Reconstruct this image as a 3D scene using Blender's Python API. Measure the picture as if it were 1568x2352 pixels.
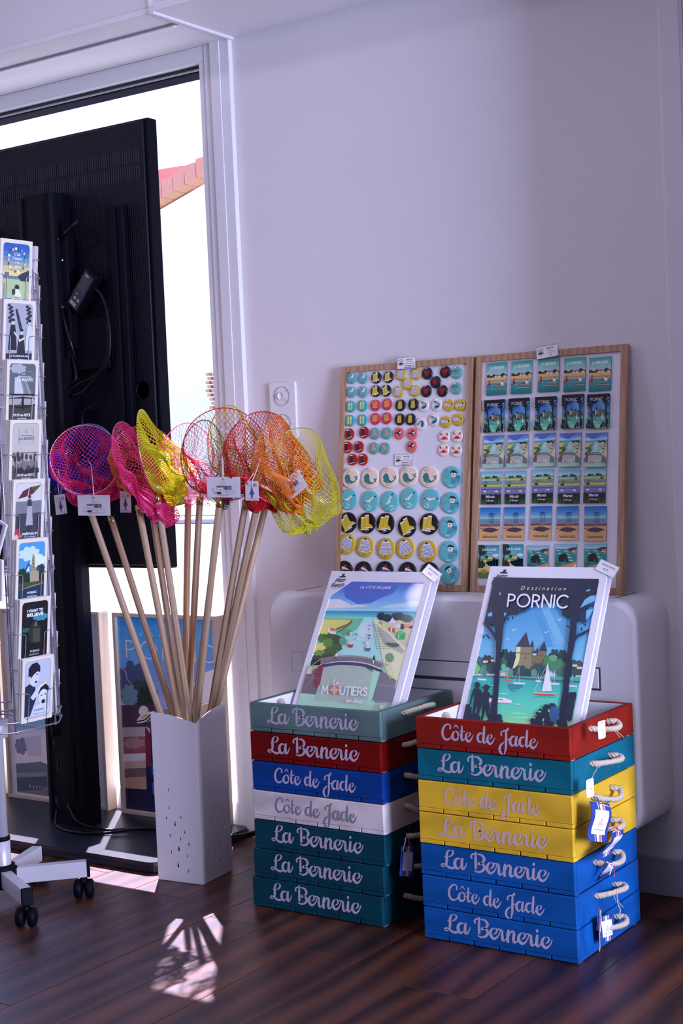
import bpy, math, random
import numpy as np
from mathutils import Vector, Matrix
from mathutils.geometry import tessellate_polygon
random.seed(7)
SC = bpy.context.scene
for _o in list(bpy.data.objects): bpy.data.objects.remove(_o)
PI = math.pi
# ------------------------------------------------------------------ camera
FPX, CX, CY = 3375.3, 784.0, 1176.0
yaw, pitch, roll = [math.radians(a) for a in (34.727, -2.4058, -2.4615)]
fwd = Vector((-math.sin(yaw)*math.cos(pitch), math.cos(yaw)*math.cos(pitch), math.sin(pitch)))
_r = Vector((math.cos(yaw), math.sin(yaw), 0)); _u = _r.cross(fwd)
right = _r*math.cos(roll) + _u*math.sin(roll)
upv = -_r*math.sin(roll) + _u*math.cos(roll)
CAM = Vector((0, 0, 1.05))
cd = bpy.data.cameras.new('camera'); cam = bpy.data.objects.new('camera', cd); SC.collection.objects.link(cam)
cam.matrix_world = Matrix(((right.x, upv.x, -fwd.x, CAM.x), (right.y, upv.y, -fwd.y, CAM.y), (right.z, upv.z, -fwd.z, CAM.z), (0, 0, 0, 1)))
cd.sensor_fit = 'VERTICAL'; cd.sensor_height = 36; cd.lens = FPX/2352*36; cd.clip_start = .05
SC.camera = cam
# ------------------------------------------------------------------ world, sun, lights, exposure
SC.view_settings.view_transform = 'Standard'; SC.view_settings.look = 'None'
SC.view_settings.gamma = 1; SC.view_settings.use_curve_mapping = False; SC.view_settings.exposure = -0.5
w = bpy.data.worlds.new('world'); SC.world = w; w.use_nodes = True
bg = w.node_tree.nodes['Background']; bg.inputs[0].default_value = (.50, .54, 1, 1); bg.inputs[1].default_value = 3.5
SUN = Vector((.402, -.54, -1)).normalized()
sd = bpy.data.lights.new('sun', 'SUN'); sun = bpy.data.objects.new('sun', sd); SC.collection.objects.link(sun)
sun.rotation_euler = SUN.to_track_quat('-Z', 'Y').to_euler(); sun.location = (-4, 6, 6)
sd.energy = 50; sd.angle = math.radians(.53); sd.color = (.98, .86, 1)
def area(name, loc, d, sx, sy, power, col, spread=180):
    l = bpy.data.lights.new(name, 'AREA'); o = bpy.data.objects.new(name, l); SC.collection.objects.link(o)
    l.shape = 'RECTANGLE'; l.size = sx; l.size_y = sy; l.energy = power; l.color = col; l.spread = math.radians(spread)
    o.location = loc; o.rotation_euler = Vector(d).to_track_quat('-Z', 'Y').to_euler(); return o
# side fill added for the crate sides, ceiling lights, portals of both window bays
area('side_fill', (2.1, 1.75, .98), (-1, .25, -.06), 1.4, 1.4, 290, (.60, .65, 1), 150)
area('ceiling_spot', (-3.16, 1.8, 2.5), (1.35, 1.25, -1.75), .10, .10, 3.0, (.90, .74, 1), 120)
area('ceiling_panel', (-1.5, -.3, 2.42), (0, 1, -.55), 1.4, .6, 7.5, (.94, .70, 1), 110)
for n_, x_, w_ in (('window_portal', -3.6, 1.95), ('bay_portal', .75, 2.3)):
    p = area(n_, (x_, 3.3, 1.1), (0, -1, 0), w_, 2.1, 1, (1, 1, 1)); p.data.cycles.is_portal = True
# ------------------------------------------------------------------ helpers
def ray(px, py): return fwd + right*((px-CX)/FPX) - upv*((py-CY)/FPX)
def aty(px, py, Y): d = ray(px, py); return CAM + d*((Y-CAM.y)/d.y)
def atx(px, py, X): d = ray(px, py); return CAM + d*((X-CAM.x)/d.x)
def atz(px, py, Z): d = ray(px, py); return CAM + d*((Z-CAM.z)/d.z)
def lin(c): return tuple(((v/255)/12.92 if v/255 <= .04045 else ((v/255+.055)/1.055)**2.4) for v in c)
def alb(c, w=(200, 188, 222), k=.8):
    a, b = lin(c), lin(w); return tuple(min(.92, max(.002, x/y*k)) for x, y in zip(a, b))
MATS = {}
def node_mat(name):
    m = bpy.data.materials.new(name); m.use_nodes = True; MATS[name] = m
    return m, m.node_tree.nodes, m.node_tree.links, m.node_tree.nodes['Principled BSDF']
def mat(name, col, rough=.6, metal=0, spec=.5, bump=0, bscale=200, vary=0, vscale=6, coat=0, stretch=None):
    if name in MATS: return MATS[name]
    m, N, L, b = node_mat(name)
    b.inputs['Base Color'].default_value = (*col, 1); b.inputs['Roughness'].default_value = rough
    b.inputs['Metallic'].default_value = metal; b.inputs['Specular IOR Level'].default_value = spec
    if coat: b.inputs['Coat Weight'].default_value = coat; b.inputs['Coat Roughness'].default_value = .08
    if bump or vary:
        tc = N.new('ShaderNodeTexCoord'); mp = N.new('ShaderNodeMapping'); L.new(tc.outputs['Object'], mp.inputs[0])
        if stretch: mp.inputs['Scale'].default_value = stretch
    if vary:
        n = N.new('ShaderNodeTexNoise'); n.inputs['Scale'].default_value = vscale; n.inputs['Detail'].default_value = 5; L.new(mp.outputs[0], n.inputs[0])
        mx = N.new('ShaderNodeMix'); mx.data_type = 'RGBA'; L.new(n.outputs[0], mx.inputs[0])
        mx.inputs[6].default_value = (*[c*(1-vary) for c in col], 1); mx.inputs[7].default_value = (*[min(1, c*(1+vary)) for c in col], 1)
        L.new(mx.outputs[2], b.inputs['Base Color'])
    if bump:
        n = N.new('ShaderNodeTexNoise'); n.inputs['Scale'].default_value = bscale; n.inputs['Detail'].default_value = 3; L.new(mp.outputs[0], n.inputs[0])
        bp = N.new('ShaderNodeBump'); bp.inputs['Strength'].default_value = bump; bp.inputs['Distance'].default_value = .002
        L.new(n.outputs[0], bp.inputs['Height']); L.new(bp.outputs[0], b.inputs['Normal'])
    return m
def vmat(name, rough, coat=0, spec=.5):
    m, N, L, b = node_mat(name); a = N.new('ShaderNodeVertexColor'); a.layer_name = 'Col'
    L.new(a.outputs[0], b.inputs['Base Color']); b.inputs['Roughness'].default_value = rough
    b.inputs['Specular IOR Level'].default_value = spec
    if coat: b.inputs['Coat Weight'].default_value = coat; b.inputs['Coat Roughness'].default_value = .12
    return m
def wood(name, c0, c1, rough=.55, scale=(1, 1, 1), ring=14, axis='X', coat=0, dist=5, rand=0):
    m, N, L, b = node_mat(name)
    tc = N.new('ShaderNodeTexCoord'); mp = N.new('ShaderNodeMapping'); mp.inputs['Scale'].default_value = scale; L.new(tc.outputs['Object'], mp.inputs[0])
    src = mp.outputs[0]
    if rand:
        oi = N.new('ShaderNodeObjectInfo'); va = N.new('ShaderNodeVectorMath'); va.operation = 'MULTIPLY_ADD'
        L.new(oi.outputs['Random'], va.inputs[0]); va.inputs[1].default_value = (17, 23, 5); L.new(src, va.inputs[2]); src = va.outputs[0]
    n = N.new('ShaderNodeTexNoise'); n.inputs['Scale'].default_value = 3; n.inputs['Detail'].default_value = 6; n.inputs['Roughness'].default_value = .6; L.new(src, n.inputs[0])
    wv = N.new('ShaderNodeTexWave'); wv.bands_direction = axis; wv.inputs['Scale'].default_value = ring; wv.inputs['Distortion'].default_value = dist
    wv.inputs['Detail'].default_value = 3; wv.inputs['Detail Scale'].default_value = 1.5; L.new(src, wv.inputs[0])
    mm = N.new('ShaderNodeMath'); mm.operation = 'MULTIPLY_ADD'; L.new(wv.outputs[1], mm.inputs[0]); mm.inputs[1].default_value = .5
    m2 = N.new('ShaderNodeMath'); m2.operation = 'MULTIPLY'; L.new(n.outputs[0], m2.inputs[0]); m2.inputs[1].default_value = .55; L.new(m2.outputs[0], mm.inputs[2])
    cr = N.new('ShaderNodeValToRGB'); cr.color_ramp.elements[0].position = .2; cr.color_ramp.elements[1].position = .85
    cr.color_ramp.elements[0].color = (*c0, 1); cr.color_ramp.elements[1].color = (*c1, 1); L.new(mm.outputs[0], cr.inputs[0])
    out = cr.outputs[0]
    if rand:
        hv = N.new('ShaderNodeHueSaturation'); mr = N.new('ShaderNodeMapRange'); L.new(oi.outputs['Random'], mr.inputs[0])
        mr.inputs[3].default_value = 1-rand; mr.inputs[4].default_value = 1+rand; L.new(mr.outputs[0], hv.inputs['Value']); L.new(out, hv.inputs['Color']); out = hv.outputs[0]
    L.new(out, b.inputs['Base Color']); b.inputs['Roughness'].default_value = rough
    if coat: b.inputs['Coat Weight'].default_value = coat; b.inputs['Coat Roughness'].default_value = .2
    bp = N.new('ShaderNodeBump'); bp.inputs['Strength'].default_value = .12; bp.inputs['Distance'].default_value = .002; L.new(mm.outputs[0], bp.inputs['Height']); L.new(bp.outputs[0], b.inputs['Normal'])
    return m
class MB:
    def __init__(s): s.v = []; s.f = []; s.c = []; s.sm = []
    def add(s, vs, fs, col=None, smooth=False):
        o = len(s.v); s.v += [tuple(v) for v in vs]; s.f += [tuple(i+o for i in f) for f in fs]
        s.c += [col]*len(fs); s.sm += [smooth]*len(fs); return s
    def box(s, x0, x1, y0, y1, z0, z1, b=0, col=None, M=None):
        if b <= 0:
            vs = [(x, y, z) for z in (z0, z1) for y in (y0, y1) for x in (x0, x1)]
            fs = [(0, 2, 3, 1), (4, 5, 7, 6), (0, 1, 5, 4), (2, 6, 7, 3), (0, 4, 6, 2), (1, 3, 7, 5)]
        else:
            vs, idx = [], {}
            X, Y, Z = (x0, x1), (y0, y1), (z0, z1)
            for i in (0, 1):
                for j in (0, 1):
                    for k in (0, 1):
                        si, sj, sk = [(1 if q == 0 else -1)*b for q in (i, j, k)]
                        idx[i, j, k, 0] = len(vs); vs.append((X[i], Y[j]+sj, Z[k]+sk))
                        idx[i, j, k, 1] = len(vs); vs.append((X[i]+si, Y[j], Z[k]+sk))
                        idx[i, j, k, 2] = len(vs); vs.append((X[i]+si, Y[j]+sj, Z[k]))
            fs = []
            q4 = ((0, 0), (1, 0), (1, 1), (0, 1))
            for t in (0, 1):
                fs.append(tuple(idx[t, a, c, 0] for a, c in (q4 if t else q4[::-1])))
                fs.append(tuple(idx[a, t, c, 1] for a, c in (q4[::-1] if t else q4)))
                fs.append(tuple(idx[a, c, t, 2] for a, c in (q4 if t else q4[::-1])))
            for a in (0, 1):
                for c in (0, 1):
                    f = (idx[a, c, 0, 0], idx[a, c, 1, 0], idx[a, c, 1, 1], idx[a, c, 0, 1]); fs.append(f if a != c else f[::-1])
                    f = (idx[a, 0, c, 0], idx[a, 1, c, 0], idx[a, 1, c, 2], idx[a, 0, c, 2]); fs.append(f[::-1] if a != c else f)
                    f = (idx[0, a, c, 1], idx[1, a, c, 1], idx[1, a, c, 2], idx[0, a, c, 2]); fs.append(f if a != c else f[::-1])
                    for k in (0, 1):
                        f = (idx[a, c, k, 0], idx[a, c, k, 1], idx[a, c, k, 2]); fs.append(f if (a+c+k) % 2 else f[::-1])
        if M is not None: vs = [M @ Vector(v) for v in vs]
        return s.add(vs, fs, col)
    def tube(s, pts, r, n=8, caps=True, col=None, smooth=True, closed=False):
        pts = [Vector(p) for p in pts]; m = len(pts); rs = r if isinstance(r, (list, tuple)) else [r]*m
        vs, fs = [], []; up = None
        for i, p in enumerate(pts):
            if closed: d = pts[(i+1) % m]-pts[i-1]
            else: d = pts[min(i+1, m-1)]-pts[max(i-1, 0)]
            d = d.normalized() if d.length > 1e-9 else Vector((0, 0, 1))
            if up is None: a = d.cross(Vector((0, 0, 1)) if abs(d.z) < .9 else Vector((1, 0, 0))).normalized()
            else: a = (up - d*up.dot(d)); a = a.normalized() if a.length > 1e-6 else d.orthogonal().normalized()
            up = a; b = d.cross(a)
            for k in range(n): t = 2*PI*k/n; vs.append(p+(a*math.cos(t)+b*math.sin(t))*rs[i])
        for i in range(m if closed else m-1):
            j = (i+1) % m
            for k in range(n): k2 = (k+1) % n; fs.append((i*n+k, i*n+k2, j*n+k2, j*n+k))
        s.add(vs, fs, col, smooth)
        if caps and not closed:
            o = len(s.v)-len(vs); s.f += [tuple(o+k for k in range(n))[::-1], tuple(o+(m-1)*n+k for k in range(n))]; s.c += [col]*2; s.sm += [False]*2
        return s
    def lathe(s, prof, c=(0, 0, 0), n=24, col=None, smooth=True, M=None):
        vs, fs = [], []
        for r, z in prof:
            for k in range(n): t = 2*PI*k/n; vs.append(Vector((r*math.cos(t), r*math.sin(t), z)))
        for i in range(len(prof)-1):
            for k in range(n): k2 = (k+1) % n; fs.append((i*n+k, i*n+k2, (i+1)*n+k2, (i+1)*n+k))
        if M is not None: vs = [M @ v for v in vs]
        vs = [v+Vector(c) for v in vs]
        return s.add(vs, fs, col, smooth)
    def prism(s, pts, axis, a, b, col=None, holes=None, smooth=False):
        """pts 2-D outline in the two other axes, extruded along axis from a to b"""
        loops = [list(pts)] + [list(h) for h in (holes or [])]
        flat = [p for l in loops for p in l]; n = len(flat)
        tri = tessellate_polygon([[Vector((p[0], p[1], 0)) for p in l] for l in loops])
        def P(p, t): return {'x': (t, p[0], p[1]), 'y': (p[0], t, p[1]), 'z': (p[0], p[1], t)}[axis]
        vs = [P(p, a) for p in flat]+[P(p, b) for p in flat]
        fs = [tuple(t) for t in tri]+[tuple(i+n for i in t)[::-1] for t in tri]
        o = 0
        for l in loops:
            for i in range(len(l)): j = (i+1) % len(l); fs.append((o+i, o+j, o+j+n, o+i+n))
            o += len(l)
        return s.add(vs, fs, col, smooth)
    def xf(s, M): s.v = [tuple(M @ Vector(v)) for v in s.v]; return s
    def mesh(s, name, m):
        me = bpy.data.meshes.new(name); me.from_pydata(s.v, [], s.f); me.materials.append(m)
        if any(c is not None for c in s.c):
            ca = me.color_attributes.new('Col', 'FLOAT_COLOR', 'CORNER'); arr = []
            for c, f in zip(s.c, s.f): arr += [*(c or (.8, .8, .8)), 1.0]*len(f)
            ca.data.foreach_set('color', arr)
        me.polygons.foreach_set('use_smooth', s.sm); me.update(); return me
    def build(s, name, m, parent=None, **kw):
        o = bpy.data.objects.new(name, s.mesh(name, m)); SC.collection.objects.link(o)
        if parent is not None: attach(o, parent)
        for k, v in kw.items(): o[k] = v
        return o
def wm(o):
    return (wm(o.parent) @ o.matrix_parent_inverse @ o.matrix_basis) if o.parent else o.matrix_basis.copy()
def attach(o, parent): o.parent = parent; o.matrix_parent_inverse = wm(parent).inverted()
def tag(o, label, cat, group=None):
    o['label'] = label; o['category'] = cat
    if group: o['group'] = group
    return o
def thing(name, label, cat, loc=(0, 0, 0), rz=0, group=None):
    o = bpy.data.objects.new(name, None); SC.collection.objects.link(o); o.location = loc; o.rotation_euler = (0, 0, rz); o.empty_display_size = .05
    return tag(o, label, cat, group)
def dup(root, M, label, group=None):
    r = root.copy(); SC.collection.objects.link(r); r.matrix_basis = M; r['label'] = label
    if group: r['group'] = group
    for ch in root.children:
        c = ch.copy(); SC.collection.objects.link(c); c.parent = r
        for g in ch.children: d = g.copy(); SC.collection.objects.link(d); d.parent = c
    return r
def struct(o): o['kind'] = 'structure'; return o
def rrect(x0, x1, y0, y1, r, n=5):
    P = []
    for cx, cy, a in ((x1-r, y1-r, 0), (x0+r, y1-r, 90), (x0+r, y0+r, 180), (x1-r, y0+r, 270)):
        for k in range(n+1): t = math.radians(a+90*k/n); P.append((cx+r*math.cos(t), cy+r*math.sin(t)))
    return P
def catmull(P, n=6):
    P = [tuple(p) for p in P]; Q = [tuple(2*a-b for a, b in zip(P[0], P[1]))]+P+[tuple(2*a-b for a, b in zip(P[-1], P[-2]))]; out = []
    for i in range(1, len(Q)-2):
        for k in range(n):
            t = k/n; out.append(tuple(.5*((2*b)+(-a+c)*t+(2*a-5*b+4*c-d)*t*t+(-a+3*b-3*c+d)*t**3) for a, b, c, d in zip(Q[i-1], Q[i], Q[i+1], Q[i+2])))
    return out+[P[-1]]
# ------------------------------------------------------------------ flat print (vector artwork) on real surfaces
_tx = {}
def glyphs(s, bold=0, shear=0, sp=1.0):
    k = (s, bold, shear, sp)
    if k not in _tx:
        cu = bpy.data.curves.new('t', 'FONT'); cu.body = s; cu.offset = bold; cu.shear = shear; cu.space_character = sp; cu.resolution_u = 3; cu.size = 1
        o = bpy.data.objects.new('t', cu); SC.collection.objects.link(o); dg = bpy.context.evaluated_depsgraph_get()
        me = o.evaluated_get(dg).to_mesh(); vs = [tuple(v.co)[:2] for v in me.vertices]; fs = [tuple(p.vertices) for p in me.polygons]
        bpy.data.objects.remove(o); bpy.data.curves.remove(cu)
        if vs: x0 = min(v[0] for v in vs); x1 = max(v[0] for v in vs)
        else: x0 = x1 = 0
        _tx[k] = (vs, fs, x0, x1)
    return _tx[k]
def clip(P, W, H):
    for ax, val, sg in ((0, 0, 1), (0, W, -1), (1, -H, 1), (1, 0, -1)):
        out = []
        for i in range(len(P)):
            a, b = P[i-1], P[i]; da, db = sg*(a[ax]-val), sg*(b[ax]-val)
            if (da >= 0) != (db >= 0): t = da/(da-db); out.append((a[0]+(b[0]-a[0])*t, a[1]+(b[1]-a[1])*t))
            if db >= 0: out.append(b)
        P = out
        if len(P) < 3: return []
    return P
class Art:
    """2-D artwork of width W, height H (metres), origin top-left, y down in input units; quad = 4 corners (TL TR BR BL) of the input frame"""
    def __init__(s, W, H, quad=((0, 0), (1, 0), (1, 1), (0, 1)), wref=(200, 188, 222), k=.8, z0=.0002, dz=.00004):
        s.W, s.H, s.z, s.dz, s.wref, s.k = W, H, z0, dz, wref, k; s.mb = MB()
        A, B = [], []
        for (x, y), (X, Y) in zip(quad, ((0, 0), (W, 0), (W, -H), (0, -H))):
            A.append([x, y, 1, 0, 0, 0, -X*x, -X*y]); B.append(X); A.append([0, 0, 0, x, y, 1, -Y*x, -Y*y]); B.append(Y)
        h = np.linalg.solve(np.array(A, float), np.array(B, float)); s.h = np.append(h, 1).reshape(3, 3)
    def m(s, x, y): q = s.h @ np.array((x, y, 1.0)); return (q[0]/q[2], q[1]/q[2])
    def poly(s, pts, c, raw=False, clipit=True):
        P = pts if raw else [s.m(*p[:2]) for p in pts]
        if clipit: P = clip(P, s.W, s.H)
        if len(P) < 3: return s
        tri = tessellate_polygon([[Vector((a, b, 0)) for a, b in P]]); s.z += s.dz
        col = alb(c, s.wref, s.k) if max(c) > 1 else c
        T = []
        for t in tri:
            a, b, d = [P[i] for i in t]
            T.append(tuple(t) if (b[0]-a[0])*(d[1]-a[1])-(b[1]-a[1])*(d[0]-a[0]) > 0 else tuple(t)[::-1])
        s.mb.add([(a, b, s.z) for a, b in P], T, col); return s
    def rect(s, x0, y0, x1, y1, c): return s.poly([(x0, y0), (x1, y0), (x1, y1), (x0, y1)], c)
    def ell(s, x, y, rx, ry, c, n=18, rot=0):
        cr, sr = math.cos(rot), math.sin(rot)
        return s.poly([(x+rx*math.cos(t)*cr-ry*math.sin(t)*sr, y+rx*math.cos(t)*sr+ry*math.sin(t)*cr) for t in [2*PI*k/n for k in range(n)]], c)
    def blob(s, x, y, rx, ry, c, n=9, seed=1, amp=.22):
        rn = random.Random(seed); P = []
        for k in range(n*4):
            t = 2*PI*k/(n*4); b = abs(math.sin(t*n/2))*amp+rn.uniform(-.04, .04); P.append((x+rx*(1-amp+b)*math.cos(t), y+ry*(1-amp+b)*math.sin(t)))
        return s.poly(P, c)
    def stroke(s, pts, c, w=None, n=5, smooth=True):
        """pts (x, y[, w]); w = width in input units"""
        P = [(p[0], p[1], p[2] if len(p) > 2 else w) for p in pts]
        Q = catmull(P, n) if smooth and len(P) > 2 else P
        L, R = [], []
        for i, (x, y, r) in enumerate(Q):
            a, b = Q[max(i-1, 0)], Q[min(i+1, len(Q)-1)]; dx, dy = b[0]-a[0], b[1]-a[1]; d = math.hypot(dx, dy) or 1; nx, ny = -dy/d*r/2, dx/d*r/2
            L.append((x+nx, y+ny)); R.append((x-nx, y-ny))
        s.z += s.dz; z = s.z; col = alb(c, s.wref, s.k) if max(c) > 1 else c
        def put(poly):
            poly = clip([s.m(*p) for p in poly], s.W, s.H)
            if len(poly) < 3: return
            ar = sum(poly[i-1][0]*poly[i][1]-poly[i][0]*poly[i-1][1] for i in range(len(poly)))
            if ar < 0: poly = poly[::-1]
            s.mb.add([(a, b, z) for a, b in poly], [tuple(range(len(poly)))], col)
        for i in range(len(Q)-1): put([L[i], L[i+1], R[i+1], R[i]])
        if w is None or w > 0:
            for (x, y, r) in (Q[0], Q[-1]):
                s.z += .000004; z = s.z; put([(x+r/2*math.cos(2*PI*k/8), y+r/2*math.sin(2*PI*k/8)) for k in range(8)])
        return s
    def text(s, t, x, y, h, c, bold=0, shear=0, sp=1.0, align='c', rot=0, width=None):
        """text in real units on the surface: x, y input-space anchor (baseline); h cap height as a fraction of H"""
        vs, fs, x0, x1 = glyphs(t, bold, shear, sp); k = h*s.H/.72; kx = k
        if width: kx = width*s.W/(x1-x0)
        ax, ay = s.m(x, y); off = {'c': -(x0+x1)/2, 'l': -x0, 'r': -x1}[align]; s.z += s.dz
        cr, sr = math.cos(rot), math.sin(rot)
        V = [(ax+(a+off)*kx*cr-b*k*sr, ay+(a+off)*kx*sr+b*k*cr, s.z) for a, b in vs]
        s.mb.add(V, fs, alb(c, s.wref, s.k) if max(c) > 1 else c); return s
    def grad(s, x0, y0, x1, y1, stops, n=14):
        """printed vertical colour blend"""
        for i in range(n):
            t = (i+.5)/n; ya, yb = y0+(y1-y0)*i/n, y0+(y1-y0)*(i+1)/n
            for (ta, ca), (tb, cb) in zip(stops, stops[1:]):
                if ta <= t <= tb: u = (t-ta)/(tb-ta); c = tuple(p+(q-p)*u for p, q in zip(ca, cb)); break
            s.z -= s.dz; s.poly([(x0, ya), (x1, ya), (x1, yb), (x0, yb)], c)
        s.z += s.dz; return s
def frame_M(origin, xdir, ydir):
    x = Vector(xdir).normalized(); y = Vector(ydir); y = (y-x*y.dot(x)).normalized(); z = x.cross(y)
    return Matrix(((x.x, y.x, z.x, origin[0]), (x.y, y.y, z.y, origin[1]), (x.z, y.z, z.z, origin[2]), (0, 0, 0, 1)))
def geo_letters(art, txt, x, y, h, c, w, sx=1.0, slant=0, gap=.22, yslope=0):
    """constructed round sans capitals; x,y lower-left in input units, h height, w stroke"""
    G = {'P': (.52, [[(0, 0), (0, 1)], 'A0,.97 .26,.97 .49,.86 .52,.72 .49,.58 .26,.47 0,.47']),
         'O': (1.0, ['O']), 'R': (.56, [[(0, 0), (0, 1)], 'A0,.97 .26,.97 .49,.86 .52,.72 .49,.58 .26,.47 0,.47', [(.26, .47), (.56, 0)]]),
         'N': (.72, [[(0, 0), (0, 1), (.72, 0), (.72, 1)]]), 'I': (.0, [[(0, 0), (0, 1)]]), 'C': (.82, ['C']),
         'M': (.86, [[(0, 0), (.14, 1), (.43, .25), (.72, 1), (.86, 0)]]), 'U': (.6, ['A0,1 0,.6 0,.3 .1,.08 .3,0 .5,.08 .6,.3 .6,.6 .6,1']),
         'T': (.56, [[(0, 1), (.56, 1)], [(.28, 0), (.28, 1)]]), 'E': (.44, [[(.44, 1), (0, 1), (0, 0), (.44, 0)], [(0, .52), (.4, .52)]]),
         'S': (.46, ['A.44,.86 .36,.97 .22,1 .06,.93 .04,.76 .14,.6 .32,.5 .44,.36 .44,.16 .3,.02 .14,0 0,.14']), 'L': (.4, [[(0, 1), (0, 0), (.4, 0)]]),
         'A': (.74, [[(0, 0), (.37, 1), (.74, 0)], [(.14, .34), (.6, .34)]]), ' ': (.3, [])}
    for ch in txt:
        wd, parts = G[ch]
        for p in parts:
            sm = True
            if p == 'O': p = [(.5+.5*math.cos(t), .5+.5*math.sin(t)) for t in [2*PI*k/22 for k in range(23)]]
            elif p == 'C': p = [(.5+.5*math.cos(t), .5+.5*math.sin(t)) for t in [math.radians(48+264*k/16) for k in range(17)]]
            elif isinstance(p, str): p = [tuple(float(q) for q in a.split(',')) for a in p[1:].split()]
            else: sm = False
            X = [(x+(a*sx+b*slant)*h, y-b*h+yslope*a*sx*h) for a, b in p]
            if sm: art.stroke(X, c, w, n=2)
            else:
                for a, b in zip(X, X[1:]): art.stroke([a, b], c, w, smooth=False)
        x += (wd*sx+gap)*h; y += yslope*(wd*sx+gap)*h
    return x
# ------------------------------------------------------------------ the room
WY = 3.139
M_wall = mat('wall_paint', (.76, .745, .755), .75, bump=.25, bscale=90, vary=.02, vscale=3)
M_pvc = mat('white_profile', (.80, .80, .82), .38)
M_ceil = mat('ceiling_panel', (.80, .79, .80), .55)
M_dark = mat('dark_gasket', (.012, .014, .03), .5)
M_plank = wood('walnut_laminate', (.018, .0055, .0025), (.105, .034, .011), .40, (1, .30, 1), 4, 'X', dist=4, rand=.30)
M_under = mat('joint_dark', (.012, .006, .004), .8)  # dark floor base showing in the plank joints
fl = struct(MB().box(-5, 2.2, -3, 3.16, -.06, -.008).build('floor', M_under))
K = 0; xk = -4.645
me_cache = {}
while xk < .6:
    ya = 3.15-1.29*3+((K*.47) % 1.0)*1.29
    for y0 in (ya-1.29, ya, ya+1.29, ya+2.58):
        y1 = min(y0+1.29, 3.15); y0 = max(y0, .9)
        if y1-y0 < .04: continue
        key = round(y1-y0, 3)
        if key not in me_cache:
            me_cache[key] = MB().box(0, .1536, 0, y1-y0-.0014, -.008, 0, .0006).mesh('plank', M_plank)
        o = bpy.data.objects.new('plank', me_cache[key]); SC.collection.objects.link(o); attach(o, fl); o.location = (xk, y0, 0)
    xk += .155; K += 1
y = 3.15
struct(MB().box(-5, 2.2, -3, .9, -.008, -.001).build('floor', mat('floor_beyond', (.045, .017, .009), .4)))
b = MB(); b.box(-2.50, -.45, WY, 3.27, 0, 2.62); b.box(1.9, 2.25, WY, 3.27, 0, 2.62); b.box(-.45, 1.9, WY, 3.27, 2.12, 2.62); struct(b.build('wall_back', M_wall))
struct(MB().box(-5.2, -2.56, 3.19, 3.271, 2.150, 2.62).build('wall_lintel', M_wall))
struct(MB().box(-5.2, -4.6, WY, 3.27, 0, 2.62).build('wall_back_left', M_wall))
struct(MB().box(-5.1, -5, -3, 3.27, -.05, 2.62).build('wall_left', M_wall))
struct(MB().box(2.2, 2.3, -3, 3.27, -.05, 2.62).build('wall_right', M_wall))
struct(MB().box(-5, 2.2, -3.1, -3, -.05, 2.62).build('wall_front', M_wall))
struct(MB().box(-5.1, 2.3, -3.1, 3.27, 2.56, 2.66).build('ceiling', M_ceil))
# lowered soffit along the window wall: two panels, a shadow line and a slot diffuser
s = struct(MB().box(-2.46, 2.2, 2.82, WY, 2.165, 2.185, .001).build('ceiling_soffit', M_ceil))
MB().box(-2.449, 2.2, 2.820, 2.826, 2.185, 2.56).build('fascia_panel', M_wall, s)
MB().box(-5, -2.478, 2.826, 2.832, 2.18, 2.56).build('fascia_panel', M_wall, s)
MB().box(-2.478, -2.449, 2.822, 2.834, 2.17, 2.56).build('fascia_joint', M_pvc, s)
MB().box(-2.475, -2.46, 2.82, WY, 2.158, 2.18, .001).build('soffit_joint', M_wall, s)
b = MB(); b.box(-5, -2.475, 2.826, 2.925, 2.164, 2.18, .001); b.build('soffit_panel', M_ceil, s)
b = MB(); b.box(-5, -2.475, 2.938, WY-.012, 2.160, 2.176, .001); b.box(-2.492, -2.475, 2.925, 2.938, 2.164, 2.176); b.build('soffit_panel', M_ceil, s)
MB().box(-5, -2.492, 2.925, 2.938, 2.174, 2.18).build('slot_diffuser', mat('slot', (.2, .19, .24), .5), s)
MB().box(-5, -2.492, 2.931, 2.944, 2.156, 2.1605, .001).build('diffuser_blade', M_pvc, s)
MB().box(-5, -2.47, WY-.012, WY-.004, 2.163, 2.175).build('edge_strip', M_pvc, s)
# window: outer post, sash stile, rails, gasket and pane
win = struct(bpy.data.objects.new('window_1', None)); SC.collection.objects.link(win)
def wpart(n, m, *bx): b = MB(); [b.box(*q) for q in bx]; return b.build(n, m, win)
wpart('window_post', M_pvc, (-2.4985, -2.468, 3.124, 3.2, 0, 2.161, .001), (-2.5315, -2.4988, 3.121, 3.2, 0, 2.161, .001))
wpart('stile', M_pvc, (-2.5565, -2.532, 3.126, 3.195, .017, 2.161, .0015), (-2.577, -2.5567, 3.129, 3.195, .088, 2.117, .0015))
wpart('top_rail', M_pvc, (-4.6, -2.5567, 3.128, 3.195, 2.117, 2.161, .0015))
wpart('bottom_rail', M_pvc, (-4.6, -2.5567, 3.126, 3.2, .017, .088, .0015))
wpart('sill', mat('sill_metal', (.55, .56, .6), .4), (-4.6, -2.532, 3.128, 3.25, 0, .017, .001))
wpart('gasket', M_dark, (-4.6, -2.577, 3.150, 3.165, 2.108, 2.118), (-2.586, -2.577, 3.155, 3.165, .088, 2.117))
wpart('lintel_underside', mat('lintel_shade', (.003, .004, .012), .8, spec=0), (-4.6, -2.577, 3.196, 3.271, 2.118, 2.151))  # near-black box painted as the shade under the lintel
gm, N, L, b_ = node_mat('window_glass'); N.remove(b_)
tr = N.new('ShaderNodeBsdfTransparent'); tr.inputs[0].default_value = (.95, .97, .98, 1); gl = N.new('ShaderNodeBsdfGlossy'); gl.inputs['Roughness'].default_value = .02

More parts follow.
